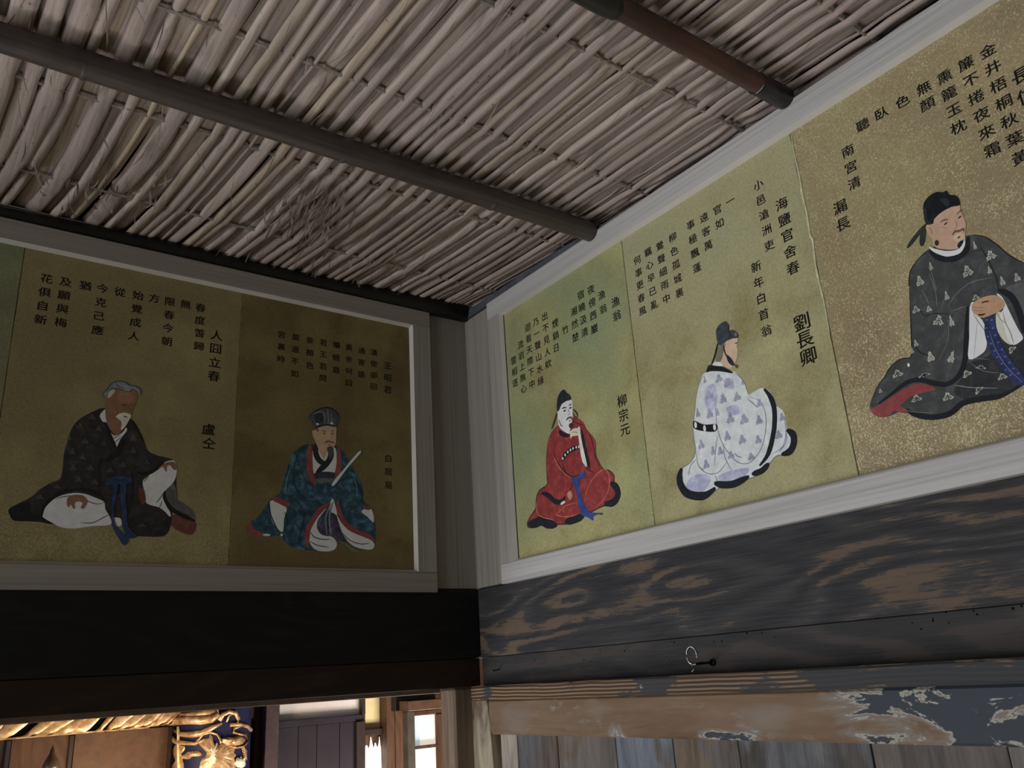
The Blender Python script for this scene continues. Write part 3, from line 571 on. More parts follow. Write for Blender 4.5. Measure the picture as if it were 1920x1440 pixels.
pA = Panel('L', -0.890, -0.519, GA, 'olive-gold picture of a white-bearded man in dark robe, second picture left of the corner')
pA.write(0.0195, [('人囧立春', (406, 629), (401, 705), 1.2), ('春度萅歸', (376, 577), (373, 649)), ('無', (348, 570.5), (348, 570.5)), ('限春今朝', (319, 566), (312.5, 640)), ('方', (289, 559.5), (289, 559.5)),
    ('始覺成人', (259, 554), (251, 630)), ('從', (225, 547.5), (225, 547.5)), ('今克己應', (192, 541), (183, 619)), ('猶', (160, 535.5), (160, 535.5)), ('及願與梅', (123, 529), (114, 604.5)), ('花俱自新', (87.5, 522.5), (76, 599)), ('盧仝', (391, 805), (392, 831), 1.25)])
RD = (43, 40, 40, .12); WH = (196, 201, 210, .03); BK = (30, 29, 31, .05); SK = (112, 80, 58, .05)
pA.figure((0, 680, 4), [
 ('painted_robe', 'P', RD, [(780,340),(700,365),(600,420),(540,490),(505,590),(480,680),(470,790),(450,870),(380,900),(300,950),(230,1010),(130,1060),(65,1100),(75,1150),(110,1185),(200,1190),(300,1195),(370,1210),(480,1215),(600,1205),(820,1190),(900,1190),(950,1220),(1000,1290),(1100,1305),(1230,1300),(1275,1240),(1285,1180),(1300,1100),(1330,1010),(1322,900),(1325,800),(1300,732),(1250,712),(1180,695),(1110,660),(1075,570),(1025,470),(970,410),(880,380)]),
 ('painted_robe', 'P', (74,70,70,.1), [(1290,900),(1325,960),(1330,1020),(1400,1070),(1450,1115),(1464,1180),(1380,1150),(1290,1100),(1240,1030),(1240,950)]),
 ('painted_robe', 'P', (92,52,48,.08), [(1283,1140),(1400,1165),(1464,1190),(1471,1240),(1440,1290),(1370,1278),(1290,1225)]),
 ('painted_robe', 'R', BK, [(1238,960),(1232,1020),(1290,1100),(1380,1150),(1462,1188)], 34),
 ('painted_robe', 'P', BK, [(65,1100),(130,1062),(220,1050),(230,1120),(310,1150),(390,1205),(300,1195),(200,1190),(105,1185),(75,1150)]),
 ('painted_robe', 'P', WH, [(1070,890),(1110,850),(1180,790),(1240,745),(1305,735),(1325,790),(1318,860),(1290,910),(1240,960),(1220,1010),(1250,1080),(1275,1120),(1280,1165),(1240,1120),(1190,1085),(1120,1065),(1090,1040),(1080,960)]),
 ('painted_robe', 'P', WH, [(315,1140),(340,1080),(400,1025),(480,990),(560,978),(640,985),(720,1015),(780,1045),(790,1100),(820,1150),(830,1215),(700,1225),(560,1243),(460,1235),(390,1200),(330,1165)]),
 ('painted_robe', 'P', WH, [(850,1165),(905,1170),(908,1222),(848,1220)]),
 ('painted_robe', 'R', BK, [(310,1165),(330,1080),(400,1010),(480,965),(600,950),(700,970),(790,1025)], 30),
 ('painted_robe', 'R', BK, [(1030,825),(1110,830),(1180,790),(1230,745)], 28),
 ('painted_robe', 'R', (84,88,94,.05), [(410,1022),(480,1005),(560,1000),(640,1030),(720,1060),(785,1048)], 9), ('painted_robe', 'R', (84,88,94,.05), [(600,1200),(690,1202),(760,1170),(815,1140)], 9),
 ('painted_robe', 'R', (84,88,94,.05), [(1170,1050),(1205,1010),(1235,960)], 8), ('painted_robe', 'R', (84,88,94,.05), [(1195,1090),(1215,1040)], 7), ('painted_robe', 'R', (84,88,94,.05), [(1075,895),(1120,840)], 7),
 ('painted_robe', 'P', (38,36,38,.15), [(960,1150),(1050,1200),(1180,1210),(1280,1150),(1270,1240),(1230,1298),(1100,1303),(1000,1285)]),
 ('painted_robe', 'P', WH, [(748,400),(768,368),(790,352),(792,400),(800,450),(770,442)]),
 ('painted_robe', 'P', WH, [(810,490),(850,545),(910,530),(945,488),(950,512),(905,570),(870,637),(840,590)]),
 ('painted_robe', 'R', (70,74,80,.05), [(840,575),(900,540)], 6), ('painted_robe', 'R', (70,74,80,.05), [(855,605),(905,560)], 6),
 ('painted_robe', 'R', BK, [(785,445),(815,520),(840,580),(870,640)], 26), ('painted_robe', 'R', BK, [(925,575),(900,640),(860,690),(795,735)], 40), ('painted_robe', 'R', BK, [(990,440),(1040,520),(1075,600)], 14),
 ('painted_robe', 'M', (60,57,56,.1), [(690,410,60,50),(600,480,60,50),(740,500,60,50),(640,590,60,60),(520,560,25,60),(780,600,40,60),(545,670,50,60),(620,710,50,60),(1000,570,60,60),(920,770,60,50),(550,790,50,60),(680,790,60,50),(830,810,60,50),(1000,660,50,60),(1100,750,60,40),(590,880,60,50),(710,900,60,50),(300,1010,60,40),(430,930,50,40),(1070,1220,50,40)]),
 ('painted_robe', 'R', (36,34,34,.05), [(760,700),(740,800),(745,900),(740,1000)], 8), ('painted_robe', 'R', (36,34,34,.05), [(985,820),(990,950),(975,1050),(960,1150)], 10),
 ('painted_robe', 'P', (84,48,42,.1), [(1040,940),(1080,960),(1090,1050),(1060,1060),(1040,1010)]),
 ('painted_hand', 'P', SK, [(500,1050),(510,1010),(560,990),(620,998),(650,1030),(650,1060),(625,1095),(605,1088),(618,1052),(580,1042),(558,1055),(560,1095),(545,1090),(530,1062),(514,1085),(503,1070)]),
 ('painted_hand#2', 'P', SK, [(1185,792),(1240,752),(1300,745),(1320,775),(1318,805),(1300,800),(1270,768),(1250,780),(1246,820),(1232,800),(1222,782)]),
 ('painted_head', 'P', SK, [(805,215),(870,185),(960,195),(1025,220),(1020,290),(995,350),(980,400),(960,440),(910,520),(870,545),(840,520),(800,450),(788,350),(795,280)]),
 ('painted_head', 'P', (158,148,128,.06), [(803,222),(850,200),(860,218),(840,245),(808,268)]),
 ('painted_head', 'P', (122,88,66,.06), [(880,225),(960,215),(1005,250),(985,300),(900,300)]),
 ('painted_head', 'R', (70,52,44,.05), [(915,316),(950,322)], 10), ('painted_head', 'R', (78,58,48,.05), [(978,318),(1000,324)], 8), ('painted_head', 'R', (100,72,56,.05), [(850,330),(880,360),(870,400)], 7), ('painted_head', 'R', (96,66,52,.05), [(965,330),(978,362),(960,372)], 7),
 ('painted_head', 'P', (176,166,150,.06), [(868,402),(920,376),(972,386),(982,402),(962,442),(930,492),(905,500),(912,452),(890,424)]),
 ('painted_head', 'R', (96,60,52,.05), [(925,402),(955,410)], 10),
 ('painted_hat', 'P', (102,106,114,.1), [(775,265),(768,230),(800,205),(830,165),(870,142),(930,145),(970,170),(1010,180),(1050,200),(1055,230),(1040,245),(1020,208),(990,203),(960,218),(920,208),(880,198),(840,195),(812,222),(804,260),(785,270)]),
 ('painted_hat', 'R', (58,62,70,.05), [(785,268),(770,235),(800,205),(830,165),(870,142),(930,145),(970,170),(1015,178),(1052,205),(1050,240)], 9), ('painted_hat', 'R', (58,62,70,.05), [(805,225),(840,195),(900,200),(960,220),(990,203),(1020,208)], 8), ('painted_hat', 'R', (58,62,70,.05), [(870,145),(880,175),(960,200)], 6),
 ('painted_sash', 'P', (38,50,80,.12), [(790,885),(830,860),(900,850),(980,860),(988,895),(940,915),(870,908),(800,922)]),
 ('painted_sash', 'P', (38,50,80,.12), [(850,900),(885,900),(872,1000),(852,1100),(862,1200),(900,1260),(965,1320),(930,1372),(880,1300),(840,1220),(832,1100),(842,1000)]),
 ('painted_sash', 'P', (38,50,80,.12), [(900,910),(948,910),(942,1000),(948,1120),(962,1230),(1028,1305),(960,1312),(918,1230),(908,1100)]),
 ('painted_sash', 'R', (26,34,58,.05), [(850,870),(900,885),(950,868)], 8)], 1.4)

pB = Panel('L', -0.520, -0.1500, GB, 'brown-gold picture of a man in teal robe holding a white tablet')
pB.write(0.0165, [('王昭君', (727, 686), (727, 731), 1.15), ('漢使卻回', (701, 661), (700.5, 725)), ('通寄語', (678, 657.5), (677.5, 702)), ('黃余何囧', (654, 651), (654, 718)), ('贖蛾眉', (631, 647), (629.5, 694)), ('君王若問', (606, 642.5), (605.5, 709)),
    ('妾顏色', (581, 638), (581, 685)), ('莫道不如', (554.5, 632.5), (552, 700.5)), ('宮裏時', (528, 627.5), (527, 673)), ('白居易', (728, 859.5), (728, 910), 1.1)])
TE = (34, 56, 68, .28); MR = (98, 48, 48, .08); WH = (140, 144, 149, .03); DK = (33, 33, 38, .05)
pB.figure((420, 740, 4), [
 ('painted_robe', 'P', TE, [(625,370),(560,400),(500,460),(480,540),(450,620),(425,730),(400,750),(345,790),(290,870),(240,930),(180,960),(172,1010),(215,1050),(330,1065),(430,1055),(440,1080),(490,1130),(560,1160),(640,1168),(720,1165),(790,1100),(850,1095),(960,1100),(1060,1130),(1130,1130),(1138,1050),(1135,970),(1120,900),(1095,840),(1050,800),(1045,720),(1020,640),(960,540),(920,460),(870,400),(830,385),(700,380)]),
 ('painted_robe', 'R', MR, [(190,955),(195,1010),(240,1040),(290,1052)], 46), ('painted_robe', 'D', WH, [(320,1052)], (60,18)), ('painted_robe', 'D', WH, [(432,1052)], (22,18)),
 ('painted_robe', 'P', WH, [(345,800),(395,800),(470,850),(450,930),(442,1025),(400,1010),(360,950),(345,880)]),
 ('painted_robe', 'R', MR, [(365,775),(425,800),(488,835)], 42), ('painted_robe', 'R', (26,44,54,.1), [(340,800),(350,900),(400,1010),(440,1040)], 10),
 ('painted_robe', 'P', WH, [(1030,875),(1090,850),(1118,890),(1122,960),(1080,920)]), ('painted_robe', 'R', MR, [(1040,835),(1070,850),(1100,850)], 26),
 ('painted_robe', 'P', WH, [(770,850),(730,900),(700,950),(700,1010),(740,1055),(810,1065),(845,1110),(835,1155),(790,1175),(710,1172),(660,1140),(636,1080),(650,1010),(690,920)]),
 ('painted_robe', 'P', WH, [(820,785),(848,905),(800,890),(790,850),(800,800)]),
 ('painted_robe', 'P', (50,44,64,.25), [(750,930),(780,880),(850,910),(870,1000),(920,1100),(850,1095),(800,1060),(740,1050),(702,1010),(705,960)]),
 ('painted_robe', 'P', WH, [(845,905),(880,960),(940,1020),(1030,1060),(1100,1090),(1128,1125),(1110,1160),(1060,1160),(980,1140),(920,1090),(880,1020)]),
 ('painted_robe', 'R', (60,60,72,.05), [(645,1030),(680,1070),(740,1085),(800,1085)], 8), ('painted_robe', 'R', (60,60,72,.05), [(645,1100),(700,1130),(790,1145)], 7), ('painted_robe', 'R', (60,60,72,.05), [(880,1030),(940,1090),(1020,1120),(1090,1115)], 7),
 ('painted_robe', 'R', MR, [(795,805),(740,850),(700,890),(660,950),(630,1010),(622,1080),(632,1150)], 38), ('painted_robe', 'R', MR, [(852,785),(858,850),(880,920),(930,985),(1000,1030),(1080,1060),(1134,1100)], 34),
 ('painted_robe', 'R', (84,92,96,.05), [(800,815),(775,880),(760,940),(772,1050)], 11), ('painted_robe', 'R', (84,92,96,.05), [(818,800),(795,880),(790,950),(803,1062)], 12),
 ('painted_robe', 'P', WH, [(662,430),(700,400),(835,400),(832,585),(750,582),(668,592)]),
 ('painted_robe', 'P', (38,40,54,.2), [(672,592),(760,578),(835,588),(822,628),(690,632)]), ('painted_robe', 'P', (62,72,68,.1), [(690,630),(822,628),(800,652),(720,662)]),
 ('painted_robe', 'R', MR, [(645,372),(640,480),(648,590),(680,675)], 46), ('painted_robe', 'R', MR, [(855,395),(862,480),(855,560),(835,625)], 36),
 ('painted_robe', 'R', DK, [(688,368),(688,440),(715,495),(765,525)], 42), ('painted_robe', 'R', DK, [(800,395),(800,460),(765,520),(690,590)], 42),
 ('painted_robe', 'R', (26,44,54,.1), [(560,430),(530,520),(520,640),(560,740),(640,800),(760,790)], 7), ('painted_robe', 'R', (26,44,54,.1), [(810,690),(880,640),(960,620),(1010,680),(1040,790)], 7), ('painted_robe', 'R', (26,44,54,.1), [(455,880),(470,960),(450,1050)], 7),
 ('painted_robe', 'R', (26,44,54,.1), [(430,740),(520,780),(600,880),(580,1000),(560,1120)], 7), ('painted_robe', 'R', (66,96,112,.1), [(500,540),(470,640),(460,720)], 6), ('painted_robe', 'R', (66,96,112,.1), [(960,580),(990,680),(1000,760)], 6),
 ('painted_robe', 'P', (70,78,66,.1), [(850,1100),(905,1108),(960,1145),(1025,1175),(960,1180),(920,1140)]),
 ('painted_head', 'P', (134,108,88,.05), [(690,265),(700,240),(830,235),(840,300),(837,360),(822,395),(780,412),(748,475),(715,430),(700,390),(680,345),(664,305),(664,270)]),
 ('painted_head', 'R', WH, [(706,420),(748,490),(772,465)], 12), ('painted_head', 'R', (52,44,40,.05), [(690,245),(700,262),(704,280)], 9),
 ('painted_head', 'R', (70,56,46,.05), [(735,268),(765,278)], 7), ('painted_head', 'R', (70,56,46,.05), [(803,274),(826,270)], 7), ('painted_head', 'D', (48,38,34,.05), [(752,292),(814,292)], (18,9)), ('painted_head', 'R', (130,98,78,.05), [(790,285),(805,325),(785,338)], 5),
 ('painted_head', 'R', (76,58,48,.05), [(752,362),(780,350),(800,356),(828,362)], 12), ('painted_head', 'R', (120,64,54,.05), [(776,376),(802,376)], 7),
 ('painted_head', 'P', (56,52,52,.1), [(772,400),(798,386),(818,400),(816,450),(795,482),(780,440)]),
 ('painted_hat', 'P', (52,54,60,.15), [(637,158),(700,110),(780,95),(840,130),(862,170),(850,222),(835,242),(760,230),(690,252),(665,220),(645,185)]),
 ('painted_hat', 'P', (34,35,42,.1), [(678,150),(735,142),(742,200),(690,210)]), ('painted_hat', 'R', (88,90,98,.05), [(650,150),(740,132),(752,225)], 6), ('painted_hat', 'R', (88,90,98,.05), [(775,105),(785,225)], 6), ('painted_hat', 'R', (88,90,98,.05), [(800,140),(812,222)], 5), ('painted_hat', 'R', (26,27,32,.05), [(640,160),(705,112),(780,98),(838,130),(860,172)], 8), ('painted_hat', 'D', (150,150,152,.05), [(700,222),(806,216)], (22,16)), ('painted_hat', 'R', (24,25,30,.05), [(685,250),(760,228),(835,242)], 9),
 ('painted_tablet', 'P', (143,145,148,.02), [(1005,430),(1022,440),(930,545),(826,680),(812,660),(900,555)])], 1.65)

pF = Panel('L', -1.262, -0.8905, GF, 'greenish gold picture, only its right edge in view at the far left')
pG = Panel('L', -1.634, -1.2625, GA, 'olive-gold plain picture beyond the left edge of the view')

pC = Panel('R', -0.1570, -0.5305, GC_, 'sage-gold picture of a man in red robe, nearest the corner on the right')
pC.write(0.0200, [('漁翁', (1154, 566), (1156.5, 591.5), 1.1), ('漁翁', (1128, 553), (1131, 579)), ('夜傍西巖', (1108, 543), (1114.5, 616.5)), ('宿曉汲清', (1089, 553), (1096, 623)), ('湘然楚', (1076, 584), (1079, 632.5)), ('竹', (1060, 618), (1060, 618)),
    ('煙銷日', (1041, 606), (1043, 652.5)), ('出不見人欸', (1021.5, 593), (1028, 682.5)), ('乃一聲山水綠', (1004.5, 604), (1014, 714)), ('迴看天際下中', (989.5, 614), (997.5, 720)), ('流岩上無心', (976, 646), (982, 729)), ('雲相逐', (963, 676), (966, 718)), ('柳宗元', (1166, 751), (1172, 806), 1.25)])
RE = (134, 48, 48, .12); BK = (32, 34, 40, .05); OU = (48, 36, 34, .05); LT = (178, 100, 78, .1)
sil = [(480,440),(430,490),(400,560),(385,650),(380,760),(385,880),(385,940),(320,990),(295,1060),(290,1140),(250,1200),(220,1260),(230,1298),(290,1300),(340,1282),(380,1303),(440,1305),(480,1275),(560,1270),(640,1240),(700,1205),(760,1170),(860,1120),(930,1120),(980,1090),(1005,1020),(990,960),(955,920),(950,860),(910,820),(860,805),(820,740),(800,680),(795,580),(760,520),(720,470),(690,410),(640,375),(600,370),(540,420)]
pC.figure((940, 700, 4.5), [
 ('painted_robe', 'P', RE, sil), ('painted_robe', 'R', OU, sil[:35], 6),
 ('painted_robe', 'R', BK, [(225,1272),(290,1262),(340,1240),(390,1262),(470,1285)], 46), ('painted_robe', 'R', BK, [(535,1255),(620,1235),(700,1200)], 40), ('painted_robe', 'R', BK, [(870,1098),(940,1092),(985,1030),(968,960),(920,925)], 44),
 ('painted_robe', 'P', (212,206,184,.05), [(645,465),(665,462),(685,600),(722,770),(700,785),(672,690),(655,560)]), ('painted_robe', 'R', BK, [(672,470),(695,580),(722,700),(748,805)], 24),
 ('painted_robe', 'R', BK, [(340,1010),(395,1028),(450,1078),(510,1085),(542,1035)], 26), ('painted_robe', 'R', (206,196,176,.05), [(500,1105),(540,1080)], 14), ('painted_robe', 'P', (170,110,96,.1), [(560,990),(590,995),(600,1040),(580,1070),(560,1040)]),
 ('painted_robe', 'R', BK, [(486,485),(520,518),(575,525)], 22), ('painted_robe', 'P', (222,216,204,.03), [(485,425),(500,465),(560,508),(585,500),(565,470),(510,440)]),
 ('painted_robe', 'R', LT, [(445,705),(475,770),(520,830),(592,885)], 5), ('painted_robe', 'R', OU, [(440,660),(480,760),(530,830),(590,870),(650,860),(700,830)], 5), ('painted_robe', 'R', OU, [(590,880),(600,940),(580,985),(530,1015)], 5),
 ('painted_robe', 'R', LT, [(700,1080),(720,1000),(760,910),(830,830),(885,815),(915,890),(900,1000),(850,1080),(780,1150)], 5), ('painted_robe', 'R', LT, [(450,1180),(480,1200),(560,1210),(640,1190)], 5), ('painted_robe', 'R', LT, [(300,1090),(300,1160),(330,1205),(450,1240)], 5),
 ('painted_robe', 'R', OU, [(690,760),(730,810),(780,835)], 5), ('painted_robe', 'R', OU, [(740,500),(775,600),(790,700),(830,790)], 4), ('painted_robe', 'R', LT, [(480,1180),(540,1120),(640,1090)], 4), ('painted_robe', 'R', OU, [(520,760),(540,830),(590,868)], 4), ('painted_robe', 'R', OU, [(600,400),(640,420),(690,440)], 4),
 ('painted_belt', 'R', (28,30,34,.03), [(514,735),(548,680),(600,640),(664,618)], 26), ('painted_belt', 'D', (224,222,214,.02), [(520,718),(541,689),(563,664),(585,647),(607,634),(634,624),(656,619)], (13,16)),
 ('painted_sash', 'P', (48,62,124,.12), [(590,880),(650,870),(690,825),(712,850),(705,885),(664,900),(668,1000),(695,1090),(750,1170),(850,1178),(850,1195),(820,1190),(780,1210),(778,1240),(760,1235),(730,1215),(680,1195),(650,1100),(635,1000),(605,930)]),
 ('painted_head', 'P', (218,208,198,.03), [(478,320),(500,270),(560,230),(597,225),(603,290),(602,370),(592,440),(570,500),(530,490),(490,450),(480,390)]),
 ('painted_head', 'R', (60,50,46,.05), [(513,302),(530,290),(552,292)], 7), ('painted_head', 'R', (60,50,46,.05), [(572,272),(596,258)], 7), ('painted_head', 'D', (50,42,40,.05), [(536,316),(585,292)], (22,10)), ('painted_head', 'R', (150,120,104,.05), [(565,300),(580,345),(560,350)], 5),
 ('painted_head', 'R', (96,78,66,.05), [(550,400),(562,380),(590,372),(598,392)], 11), ('painted_head', 'P', (58,50,46,.1), [(572,432),(600,418),(605,455),(582,465)]), ('painted_head', 'R', (120,96,80,.05), [(490,390),(500,430),(520,450)], 7), ('painted_head', 'R', (150,70,60,.05), [(572,402),(590,400)], 6),
 ('painted_hand', 'P', (206,184,164,.04), [(582,492),(618,464),(662,470),(662,520),(604,530),(588,555),(584,520)]), ('painted_hand', 'R', (140,110,92,.05), [(592,500),(620,495),(650,505)], 4),
 ('painted_hat', 'P', (38,42,52,.15), [(470,305),(475,220),(500,160),(530,138),(555,165),(580,185),(590,222),(550,235),(510,265),(488,318)]), ('painted_hat', 'R', (20,22,28,.05), [(548,160),(530,190),(545,215)], 6),
 ('painted_hat', 'R', (60,54,40,.05), [(472,335),(455,390),(428,470)], 14), ('painted_hat', 'R', (60,54,40,.05), [(608,305),(640,340),(642,378)], 9), ('painted_hat', 'R', (60,54,40,.05), [(606,330),(622,365),(642,380)], 6)], 1.22)

pD = Panel('R', -0.5315, -0.8990, GD, 'straw-gold picture of a man in white robe seen from behind')
pD.write(0.0182, [('海鹽官舍春', (1465.5, 382), (1487, 502), 1.2), ('小邑滄洲吏', (1422, 347), (1442.5, 460)), ('新年白首翁', (1417.5, 500), (1437, 620), 1.05), ('一', (1369, 377), (1369, 377)), ('官如', (1345, 393), (1349, 419)), ('遠客萬', (1320, 408), (1328, 460)),
    ('事極飄蓬', (1295, 421.6), (1307, 502)), ('柳色孤城裏', (1261, 445), (1274, 549)), ('鶯聲細雨中', (1237, 461), (1249.5, 560)), ('羈心早已亂', (1215, 473), (1227, 571)), ('何事更春風', (1195, 487.6), (1205, 583)), ('劉長卿', (1503, 604), (1515.5, 668.4), 1.55)])
RW = (204, 208, 224, .06); BK = (32, 34, 40, .05); FL = (132, 134, 152, .05); MT = (150, 152, 172, .1); PU = (170, 172, 204, .12)
sil = [(400,440),(350,520),(325,620),(315,720),(305,800),(305,900),(320,1010),(280,1090),(215,1140),(195,1230),(230,1320),(290,1345),(390,1345),(450,1300),(500,1265),(600,1265),(690,1210),(780,1170),(850,1090),(900,1040),(970,1035),(1020,1000),(1035,920),(1010,860),(970,850),(955,760),(930,710),(885,680),(870,620),(830,570),(780,562),(710,600),(692,600),(670,530),(620,460),(570,440)]
pD.figure((1220, 580, 3.79), [
 ('painted_robe', 'P', RW, sil), ('painted_robe', 'R', (110,112,118,.05), sil[:24], 5), ('painted_robe', 'R', (110,112,118,.05), [(692,600),(660,510),(600,450)], 5),
 ('painted_robe', 'P', PU, [(250,1270),(290,1190),(370,1170),(430,1200),(380,1290),(300,1300)]), ('painted_robe', 'P', PU, [(390,570),(450,530),(470,640),(440,720),(390,690)]), ('painted_robe', 'P', PU, [(520,500),(580,490),(590,560),(540,560)]), ('painted_robe', 'P', PU, [(540,700),(610,680),(630,740),(560,750)]), ('painted_robe', 'P', PU, [(480,1190),(560,1150),(700,1130),(640,1210),(520,1230)]),
 ('painted_robe', 'R', FL, [(475,600),(462,700),(472,820),(500,930),(545,1010),(610,1080),(670,1098),(730,1070),(790,980),(820,840),(812,720),(770,650),(705,625)], 5),
 ('painted_robe', 'R', FL, [(596,1020),(620,1045),(650,1052)], 6), ('painted_robe', 'R', FL, [(520,960),(528,1050),(578,1150)], 5), ('painted_robe', 'R', FL, [(325,1020),(340,1110),(400,1165),(480,1160),(545,1080)], 5), ('painted_robe', 'R', FL, [(270,1180),(285,1110),(325,1065)], 5), ('painted_robe', 'R', FL, [(475,900),(462,1000),(455,1110)], 4),
 ('painted_robe', 'R', FL, [(948,760),(962,880),(935,980),(860,1030)], 5), ('painted_robe', 'R', FL, [(968,880),(960,950),(915,1015)], 5), ('painted_robe', 'R', FL, [(690,640),(730,670),(758,700)], 5), ('painted_robe', 'R', FL, [(455,1180),(470,1210),(462,1240)], 5), ('painted_robe', 'R', FL, [(345,1120),(380,1145)], 5),
 ('painted_robe', 'M', MT, [(485,495,50,50),(550,525,60,55),(415,610,50,55),(515,640,50,60),(615,625,50,55),(420,745,50,60),(335,740,30,60),(565,780,55,60),(665,785,55,60),(770,790,45,55),(775,670,40,45),(545,905,45,60),(650,930,50,55),(765,930,40,50),(360,965,45,60),(445,1010,35,55),(495,1010,40,50),(395,1105,45,55),(570,1040,45,45),(715,1050,45,45),(935,770,35,45),(910,895,45,50),(475,735,25,50),(385,505,20,45),(655,520,20,40)]),
 ('painted_robe', 'R', BK, [(222,1130),(208,1180),(212,1240),(250,1300),(310,1325),(390,1322),(462,1270)], 44), ('painted_robe', 'R', BK, [(452,1235),(520,1248),(600,1238),(700,1188)], 40), ('painted_robe', 'R', BK, [(806,565),(850,620),(878,700),(882,800),(870,900),(835,1030),(775,1112)], 32), ('painted_robe', 'R', BK, [(720,1172),(790,1148),(842,1095)], 36), ('painted_robe', 'R', BK, [(968,856),(1012,890),(1018,950),(990,1010),(930,1032)], 44),
 ('painted_robe', 'P', BK, [(398,448),(404,415),(420,396),(450,402),(505,406),(560,432),(585,455),(500,442),(430,440)]),
 ('painted_belt', 'P', (30,31,36,.03), [(308,793),(380,820),(468,818),(466,866),(400,869),(312,848)]), ('painted_belt', 'D', (230,230,230,.02), [(321,822),(385,846),(456,838)], (20,36)),
 ('painted_head', 'P', (204,172,146,.04), [(480,300),(540,230),(600,205),(622,210),(614,260),(622,300),(607,370),(572,420),(540,412),(520,397),(500,382),(460,378),(470,330)]), ('painted_head', 'P', (122,112,92,.1), [(478,290),(500,245),(532,240),(522,300),(500,370),(462,372)]), ('painted_head', 'P', (228,230,230,.02), [(444,397),(460,374),(500,380),(516,404)]), ('painted_head', 'R', (96,70,56,.05), [(600,242),(620,238)], 7), ('painted_head', 'P', (88,78,52,.1), [(598,392),(624,400),(618,420),(604,412)]),
 ('painted_hat', 'P', (58,62,70,.12), [(470,205),(467,150),(490,110),(530,86),(556,110),(556,150),(590,148),(620,172),(622,202),(580,208),(540,225),(500,256),(480,240)]), ('painted_hat', 'R', (34,36,44,.05), [(556,112),(556,150),(572,195)], 7), ('painted_hat', 'D', (110,112,118,.05), [(606,180)], (20,24)), ('painted_hat', 'R', (40,40,46,.05), [(480,240),(468,290),(455,340),(432,398)], 12), ('painted_hat', 'R', (40,40,46,.05), [(518,255),(528,300),(542,335)], 8), ('painted_hat', 'P', (48,49,56,.1), [(540,322),(572,345),(598,388),(586,402),(560,385),(544,350)])], 1.12)

pD.figure((0, 0, 1), [('ragged_edge', 'R', (206,202,160,.1), [(1484,254),(1489,285),(1500,335),(1504,362),(1513,402),(1519,440),(1524,452),(1530,500),(1540,545),(1546,570),(1556,625)], 3.0)], 1.0)
pE = Panel('R', -0.9000, -1.2700, GE, 'copper-gold flecked picture of a man in grey patterned robe, at the right edge')
pE.write(0.0195, [('金井梧桐秋葉黃', (1852, 95), (1913, 295)), ('長信', (1916, 140), (1926, 178), 1.2), ('簾不捲夜來霜', (1811, 119), (1860, 281)), ('熏籠玉枕', (1771, 144), (1797, 238)), ('無顏', (1732, 165), (1739, 195)), ('色', (1692, 190), (1692, 190)), ('臥', (1653, 212), (1653, 212)), ('聽', (1617.5, 234), (1617.5, 234)),
    ('南宮清', (1589.5, 283), (1601.5, 343.4)), ('漏長', (1575, 388), (1581, 420), 1.12)])
T1 = (1480, 230, 4.364); T2 = (1600, 500, 4.5); T0 = (0, 0, 1)
RG = (72, 73, 74, .12); BK = (33, 35, 41, .05); LM = (166, 168, 156, .1); FLn = (126, 128, 126, .05); WT = (226, 230, 232, .02)
sil = [(1743.5,466),(1720.6,486.6),(1706.9,509.6),(1703.4,534.8),(1705.6,540),(1706.7,589),(1708.9,642),(1706.7,670),(1688.9,673.3),(1671,686.7),(1658.9,706.7),(1644.4,726.7),(1632,755.6),(1633,768.9),(1651,782),(1669,780),(1689,771),(1704.4,775.6),(1724.4,784.4),(1755.6,786.7),(1784.4,777.8),(1806.7,760),(1844.4,751),(1877.8,746.7),(1900,733.3),(1930,716),(1965,690),(1990,650),(1985,590),(1960,540),(1925,497),(1890,477.5),(1865,457),(1842,443),(1816.8,440.8),(1780,452)]
